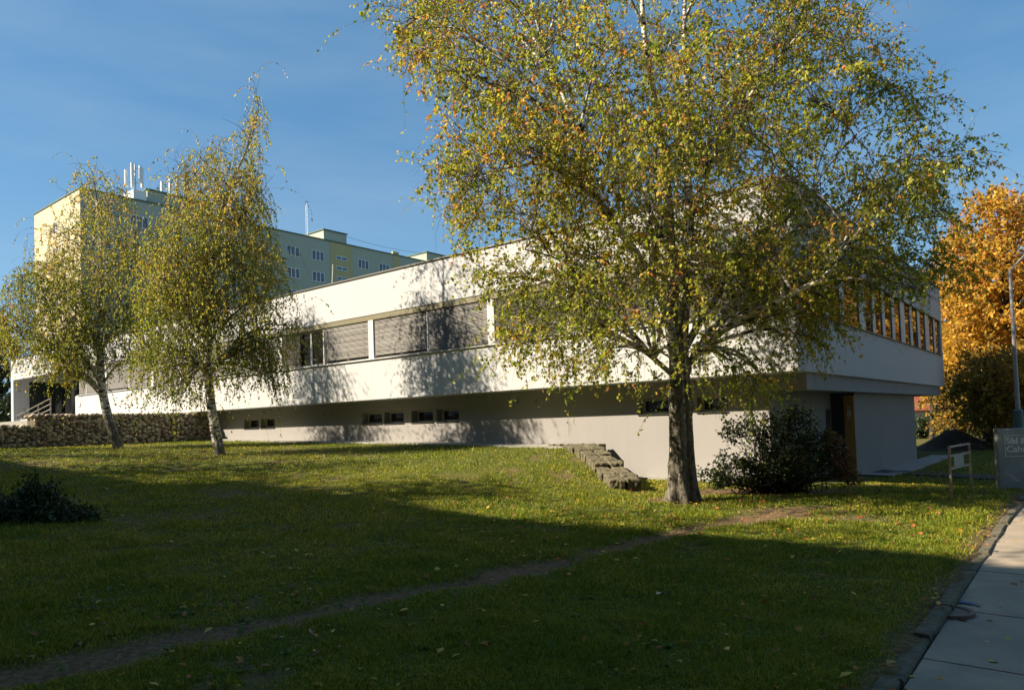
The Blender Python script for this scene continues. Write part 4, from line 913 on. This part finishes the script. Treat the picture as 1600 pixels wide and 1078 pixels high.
for k, (u, v, h, r_) in enumerate(((13, -14.6, 9.0, 2.2), (18, -14, 9.6, 2.5), (23.5, -13.6, 9.2, 2.6), (29, -14.3, 9.8, 2.6), (35, -13.8, 9.4, 2.6), (41, -14.2, 10.0, 2.6), (48, -13.7, 9.6, 2.7), (4.5, -18.6, 12.5, 2.3), (8.0, -18.2, 12.1, 2.4), (12.2, -18.7, 12.7, 2.6), (16, -18.1, 12.0, 2.4), (20.5, -18.4, 12.4, 2.7))):
    sidetree('unseen_lime', 'unseen thin-crowned lime tree before the grey panel block, placed to dapple the lawn shade', u, v, h, r_, (OLV, OP), g1, 2600 if h < 11 else 2700, .17, 'unseen limes across the lawn')  # out of view, placed to break the straight roof shadow into dapples
for k, (px_, Y, w, h) in enumerate(((1446, 47, 2.4, 1.5), (1500, 52, 3.4, 1.7), (1545, 44, 3.2, 2.0), (1600, 40, 3.4, 2.4), (-50, 54, 6, 3.4), (0, 57, 5, 3.2))):
    b = at(px_, 690, Y); b[2] = gz(b[0], b[1])
    HEDGE.append((b, w, h))
bb_ = at(1488, 697, 46); bb_[2] = gz(bb_[0], bb_[1])
birch('birch_tree', 'distant birch with a white trunk beyond the soil mound at the right', bb_, [([at(1490, 700, 46), at(1488, 660, 46), at(1485, 600, 46), at(1488, 520, 46)], .17, .03)], [(1465, 520), (1490, 470), (1515, 520), (1520, 600), (1490, 640), (1465, 610)], 2, 18, g1, 3.2, 2.2, 6, .12, 7, .4, (OLV, OP), .9, l2n=9)

# house, mound and far bushes at the right
hq = at(1462, 690, 62); hs = tag(empty('house', (hq[0], hq[1], -.4), R_(20)), 'red-roofed house with a white wall glimpsed through the trees at the right', 'house')
mb = MB(); mb.box(-3, 3, 0, 7, 0, 1.9); mb.build('wall', M['white'], hs)
mb = MB(); mb.quad([(-3.4, -.4, 1.8), (3.4, -.4, 1.8), (3.4, 3.5, 4.8), (-3.4, 3.5, 4.8)]); mb.quad([(3.4, 7.4, 1.8), (-3.4, 7.4, 1.8), (-3.4, 3.5, 4.8), (3.4, 3.5, 4.8)]); mb.quad([(3.001, 0, 1.9), (3.001, 7, 1.9), (3.001, 3.5, 4.5)]); o = mb.build('roof', M['redroof'], hs)
sl = o.modifiers.new('thickness', 'SOLIDIFY'); sl.thickness = .12
mq = at(1492, 694, 34); mgx, mgy = np.meshgrid(np.linspace(-3.2, 3.2, 40), np.linspace(-2, 2, 26))
hh = 1.0 * np.exp(-(mgx / 1.35) ** 2 - (mgy / 1.0) ** 2) * (1 + .35 * (fbm(mgx + 9, mgy + 5, .6, 2) - .5)) + .12 * (fbm(mgx, mgy, .35, 8) - .5) * np.exp(-(mgx / 1.8) ** 2) - .05
ii = np.arange(40 * 26).reshape(26, 40); Fm = np.stack([ii[:-1, :-1], ii[:-1, 1:], ii[1:, 1:], ii[1:, :-1]], -1).reshape(-1, 4)
o = np_mesh('soil_mound', np.stack([mgx, mgy, hh], -1).reshape(-1, 3), Fm, M['soil']); o.location = (mq[0], mq[1], gz(mq[0], mq[1])); tag(o, 'heap of dark soil on the grass behind the metal frame', 'soil heap')

def shrub(name, label, centres, base, n, leaf_size, cols, rng, group=None, stems_n=9, mats=('dbark', 'shrubleaf'), kind=None, cat='shrub', aspect=.5, hang=.1):
    """clumps: list of (x, y, z, rx, ry, rz, share, palette index)"""
    bz = np.array(base, float); root = tag(empty(name, bz), label, cat, group)
    C, cl, tips = [], [], []
    for (x, y, z, rx, ry, rz, sh, pi) in centres:
        k = int(n * sh); d = nrm(rng.normal(size=(k, 3))); rad = rng.uniform(.15, 1, (k, 1)) ** .45
        nn = 1 + .5 * (fbm(d[:, 0] * 2 + x * 3, d[:, 1] * 2 + d[:, 2] * 3 + y, .8, 3) - .5)
        p = np.array([x, y, z]) + d * rad * nn[:, None] * np.array([rx, ry, rz])
        # gather leaves on sprays
        m_ = max(6, k // 16); sp_ = p[rng.choice(k, m_)]; own = rng.integers(0, m_, k); dirs = nrm(sp_ - bz + rng.normal(0, .5, (m_, 3))); p = sp_[own] + dirs[own] * rng.uniform(-.16, .16, (k, 1)) + rng.normal(0, .035, (k, 3))
        gzz = ground(p[:, 0], p[:, 1]) + .03; p[:, 2] = np.maximum(p[:, 2], gzz); ok = keep_clear(p); p = p[ok]
        C.append(p); cl.append(palette(len(p), cols[pi][0], cols[pi][1], rng, .3)); tips.append(sp_[rng.choice(m_, min(m_, 46))])
    C = np.concatenate(C); V, Fa, col = leaves(C, leaf_size, np.concatenate(cl), rng, hang, aspect)
    np_mesh('leaves', V - bz, Fa, M[mats[1]], root, col)
    T = np.concatenate(tips); k = len(T); S = bz + rng.normal(0, 1, (k, 3)) * np.array([.28, .14, 0]); S[:, 2] = ground(S[:, 0], S[:, 1]) - .03
    t = np.linspace(0, 1, 9)[None, :, None]; mid = S + (T - S) * np.array([.3, .3, .75]); P = (1 - t) ** 2 * S[:, None] + 2 * (1 - t) * t * mid[:, None] + t * t * T[:, None] + rng.normal(0, .012, (k, 9, 3))
    ok = keep_clear(P).all(1); P = P[ok]
    V, Fq = batch_tubes(P, np.linspace(.013, .003, 9)[None].repeat(len(P), 0), 4); np_mesh('stems', V - bz, Fq, M[mats[0]], root)
    return root
SG = ([(.03, .05, .014), (.05, .075, .018), (.10, .13, .028), (.02, .032, .011)], [.35, .3, .15, .2]); SB = ([(.14, .07, .035), (.2, .09, .04), (.08, .05, .025), (.26, .13, .05)], [.35, .25, .25, .15])
sc = at(1215, 760, 14.6)
def sp3(x, y, Y): return tuple(at(x, y, Y))
rs = np.random.default_rng(77)
cl_ = [(*sp3(1150, 735, 14.4), .55, .45, .36, .17, 0), (*sp3(1120, 745, 14.3), .35, .4, .22, .05, 0), (*sp3(1170, 680, 14.6), .6, .45, .35, .13, 0), (*sp3(1230, 665, 14.6), .5, .4, .40, .15, 0), (*sp3(1225, 725, 14.2), .65, .5, .40, .2, 0), (*sp3(1275, 700, 14.2), .42, .4, .4, .13, 0), (*sp3(1262, 735, 13.9), .35, .35, .25, .06, 0), (*sp3(1308, 722, 14.0), .26, .26, .28, .07, 1), (*sp3(1325, 745, 13.8), .14, .16, .14, .03, 1), (*sp3(1295, 690, 14.1), .2, .2, .16, .04, 1)]
shrub('shrub', 'spreading dark green shrub with a brown withered side in front of the building corner', cl_, (sc[0], sc[1], gz(sc[0], sc[1])), 7000, .082, (SG, SB), rs)
bc = onz(40, 812, .38); NG = ([(.034, .06, .016), (.05, .08, .022), (.022, .04, .013)], [.5, .25, .25])
cl_ = [(bc[0] - .9, bc[1] + .3, .50, .8, .6, .30, .35, 0), (bc[0] - .1, bc[1] + .2, .48, .6, .5, .26, .33, 0), (bc[0] + .5, bc[1] + .1, .42, .5, .4, .14, .18, 0), (bc[0] - .05, bc[1] + .3, .75, .3, .25, .2, .09, 0)]
shrub('shrub', 'low dark bush of nettle-like leaves on the shaded lawn at the left edge', cl_, (bc[0], bc[1] + .2, gz(bc[0], bc[1])), 7000, .085, (NG,), rs, aspect=.4)

for k, (b, w, h) in enumerate(HEDGE):
    cl_ = [(b[0] - w * .3, b[1], b[2] + h * .5, w * .4, .8, h * .5, .35, 0), (b[0] + w * .3, b[1] + .2, b[2] + h * .45, w * .4, .8, h * .48, .35, 0), (b[0], b[1], b[2] + h * .6, w * .4, .8, h * .5, .3, 0)]
    shrub('hedge_bush', ['dark bush at the back corner of the white building', 'dark bush behind the soil heap', 'dark bush right of the soil heap under the trees', 'dark bush behind the concrete sign', 'tall dark bush left of the entrance stairs', 'tall dark bush touching the far left end of the white building'][k], cl_, b, 2600, .16 if k < 4 else .26, (NG,), rs, 'dark bushes behind the white building')
eb = at(-10, 684, 58); eb[2] = gz(eb[0], eb[1])
cl_ = [(eb[0] + dx, eb[1] + dy, eb[2] + z, rx, rx * .8, rz, sh, 0) for dx, dy, z, rx, rz, sh in ((-2, 0, 2, 3.0, 2.4, .2), (1.2, .6, 2.2, 2.6, 2.4, .2), (-1.4, .3, 5.2, 2.6, 2.6, .22), (.9, 0, 5.6, 2.2, 2.4, .2), (-.4, .2, 8.2, 1.7, 2.4, .18))]
shrub('evergreen_tree', 'tall dark evergreen behind the far left end of the white building', cl_, eb, 11000, .3, ((DRK, DP),), rs, cat='tree')
# ------------------------------------------------------------------ grass and fallen leaves
def lawn_points(n, y0_, y1_, rng, power=1.0):
    Y = y0_ + (y1_ - y0_) * rng.random(n) ** power; X = (rng.uniform(-.80, .76, n)) * Y
    return X, Y
gr = np.random.default_rng(99); Xs, Ys, Hs, Ws = [], [], [], []
for n, a, b, h, w in ((130000, 3.6, 6.2, .055, .006), (130000, 6.2, 10, .055, .009), (120000, 10, 17, .055, .014), (80000, 17, 34, .06, .022)):
    X, Y = lawn_points(n, a, b, gr); Xs.append(X); Ys.append(Y); Hs.append(np.full(n, h)); Ws.append(np.full(n, w))
X = np.concatenate(Xs); Y = np.concatenate(Ys); H = np.concatenate(Hs); Wd = np.concatenate(Ws)
uu = (X - OX) * L3v[0] + (Y - OY) * L3v[1]; vv = (X - OX) * R3v[0] + (Y - OY) * R3v[1]
dmk = dirt_mask(X, Y); tall = fbm(X, Y, .55, 13); wide = fbm(X, Y, 3.0, 31)
ok = (uu > KERB_U + .07) & (gr.random(len(X)) > dmk * .985) & ~((vv > .2) & (uu > -.4)) & (uu < 25.9)
wx = 2.28 - .12 * np.clip(Y - 14.6, 0, 5); ok &= ~((np.abs(X - wx) < .25 + .1 * tall) & (Y > 14.45) & (Y < 19.2))
X, Y, H, Wd, tall, wide, dmk = [q[ok] for q in (X, Y, H, Wd, tall, wide, dmk)]; n = len(X)
H = H * gr.uniform(.4, 1.3, n) * (.25 + 1.5 * tall ** 1.5 * 1.3) * (1 - .4 * dmk); Z = ground(X, Y) - .004 - dmk * .03
ang = gr.uniform(0, 2 * math.pi, n); ldx, ldy = np.cos(ang), np.sin(ang); a2 = gr.uniform(0, 2 * math.pi, n); bend = gr.uniform(.3, 1.3, n)
B0 = np.stack([X, Y, Z], -1); sd_ = np.stack([ldx, ldy, 0 * ldx], -1) * Wd[:, None] * .5; ln_ = np.stack([np.cos(a2), np.sin(a2), 0 * a2], -1)
mid = B0 + np.array([0, 0, 1.]) * (H * .6)[:, None] + ln_ * (H * bend * .3)[:, None]; tip = B0 + np.array([0, 0, 1.]) * (H * (1.05 - .3 * bend))[:, None] + ln_ * (H * bend)[:, None]
V = np.stack([B0 - sd_, B0 + sd_, mid + sd_ * .8, mid - sd_ * .8, tip], 1).reshape(-1, 3); i = np.arange(n) * 5
Fa = np.concatenate([np.stack([i, i + 1, i + 2], -1), np.stack([i, i + 2, i + 3], -1), np.stack([i + 3, i + 2, i + 4], -1)])
gc = np.array([(.15, .205, .018), (.27, .28, .028), (.39, .345, .048), (.48, .37, .11)]); kx = np.searchsorted([.42, .68, .9], np.clip(gr.random(n) * .7 + (wide - .35) * .6 + (fbm(X, Y, .45, 41) - .45) * .5, 0, .999)); cg = gc[kx] * gr.uniform(.75, 1.25, (n, 1))
col = np.ones((n, 5, 4)); col[:, :, :3] = cg[:, None]
tag(np_mesh('grass', V, Fa, M['grass'], col=col.reshape(-1, 4)), 'mown lawn grass with bare worn patches', 'grass', kind='stuff')
wxs, wys = lawn_points(420, 3.8, 13, gr); wu = (wxs - OX) * L3v[0] + (wys - OY) * L3v[1]; wv = (wxs - OX) * R3v[0] + (wys - OY) * R3v[1]; ok = (wu > KERB_U + .1) & (wv < -.3) & (fbm(wxs, wys, 1.2, 71) > .47); wxs, wys = wxs[ok], wys[ok]
nl_ = 9; own = np.repeat(np.arange(len(wxs)), nl_); an = gr.uniform(0, 2 * math.pi, len(own)); ln_ = gr.uniform(.03, .075, len(own))[:, None]; ax = np.stack([np.cos(an), np.sin(an), gr.uniform(.25, .8, len(own))], -1); sd_ = np.stack([-np.sin(an), np.cos(an), 0 * an], -1)
C = np.stack([wxs[own], wys[own], ground(wxs[own], wys[own])], -1); V = np.stack([C, C + ax * ln_ * .55 + sd_ * ln_ * .3, C + ax * ln_ * np.array([1, 1, .8]), C + ax * ln_ * .55 - sd_ * ln_ * .3], 1).reshape(-1, 3); i = np.arange(len(own)) * 4
col = np.ones((len(own), 4, 4)); col[:, :, :3] = (palette(len(own), [(.07, .12, .02), (.11, .17, .03), (.16, .2, .05)], [.4, .4, .2], gr, .25))[:, None]
tag(np_mesh('weeds', V, np.concatenate([np.stack([i, i + 1, i + 2], -1), np.stack([i, i + 2, i + 3], -1)]), M['grass'], col=col.reshape(-1, 4)), 'small broad-leaved weeds growing among the lawn grass', 'weeds', kind='stuff')
X, Y = [], []
for n, a, b in ((330, 3.8, 7), (520, 7, 12), (900, 12, 24)):
    x, y = lawn_points(n, a, b, gr); X.append(x); Y.append(y)
for n, cx_, cy_, sg_ in ((520, tb[0], tb[1] - 1, 2.6), (260, b2_[0], b2_[1], 2.0), (220, b1_[0], b1_[1], 2.0)):
    X.append(gr.normal(cx_, sg_, n)); Y.append(gr.normal(cy_, sg_, n))
for i_ in range(40):                                       # small drifts caught along the kerb and in hollows
    c = Bw(KERB_U + gr.uniform(-.3, .15), gr.uniform(-12, 6), 0) if i_ < 22 else np.array([gr.uniform(-6, 4), gr.uniform(5, 13), 0])
    k = int(gr.integers(4, 12)); X.append(gr.normal(c[0], .13, k)); Y.append(gr.normal(c[1], .13, k))
X = np.concatenate(X); Y = np.concatenate(Y); uu = (X - OX) * L3v[0] + (Y - OY) * L3v[1]; vv = (X - OX) * R3v[0] + (Y - OY) * R3v[1]
ok = ~((vv > .1) & (uu > -.4)) & (uu < 25) & ((uu > KERB_U) | (gr.random(len(X)) < .3)); X, Y, uu = X[ok], Y[ok], uu[ok]; n = len(X)
Z = np.where(uu > KERB_U - .06, ground(X, Y) + .03, ground(X, Y) - .055)
sz = gr.uniform(.015, .038, n) * np.where(gr.random(n) < .08, 1.5, 1); an = gr.uniform(0, 2 * math.pi, n); ax = np.stack([np.cos(an), np.sin(an), gr.uniform(-.15, .35, n)], -1); sd_ = np.stack([-np.sin(an), np.cos(an), gr.uniform(-.3, .3, n)], -1)
C = np.stack([X, Y, Z], -1); up = np.array([0, 0, 1.])
ring = [C - ax * sz[:, None], C - ax * (sz * .3)[:, None] + sd_ * (sz * .62)[:, None] + up * (sz * .35)[:, None], C + ax * (sz * .45)[:, None] + sd_ * (sz * .5)[:, None] + up * (sz * .25)[:, None], C + ax * (sz * 1.15)[:, None] + up * (sz * .2)[:, None], C + ax * (sz * .45)[:, None] - sd_ * (sz * .5)[:, None] + up * (sz * .3)[:, None], C - ax * (sz * .3)[:, None] - sd_ * (sz * .62)[:, None] + up * (sz * .4)[:, None]]
V = np.stack(ring, 1).reshape(-1, 3); i = np.arange(n) * 6; Fa = np.concatenate([np.stack([i, i + 1, i + 2, i + 3], -1), np.stack([i, i + 3, i + 4, i + 5], -1)])
cl = palette(n, [(.36, .17, .03), (.36, .12, .04), (.52, .36, .08), (.22, .1, .04), (.46, .38, .24), (.3, .06, .03)], [.25, .22, .25, .22, .02, .06], gr, .25); col = np.ones((n, 6, 4)); col[:, :, :3] = cl[:, None]
tag(np_mesh('fallen_leaves', V, Fa, M['litter'], col=col.reshape(-1, 4)), 'fallen yellow and brown leaves scattered over the lawn', 'fallen leaves', kind='stuff')
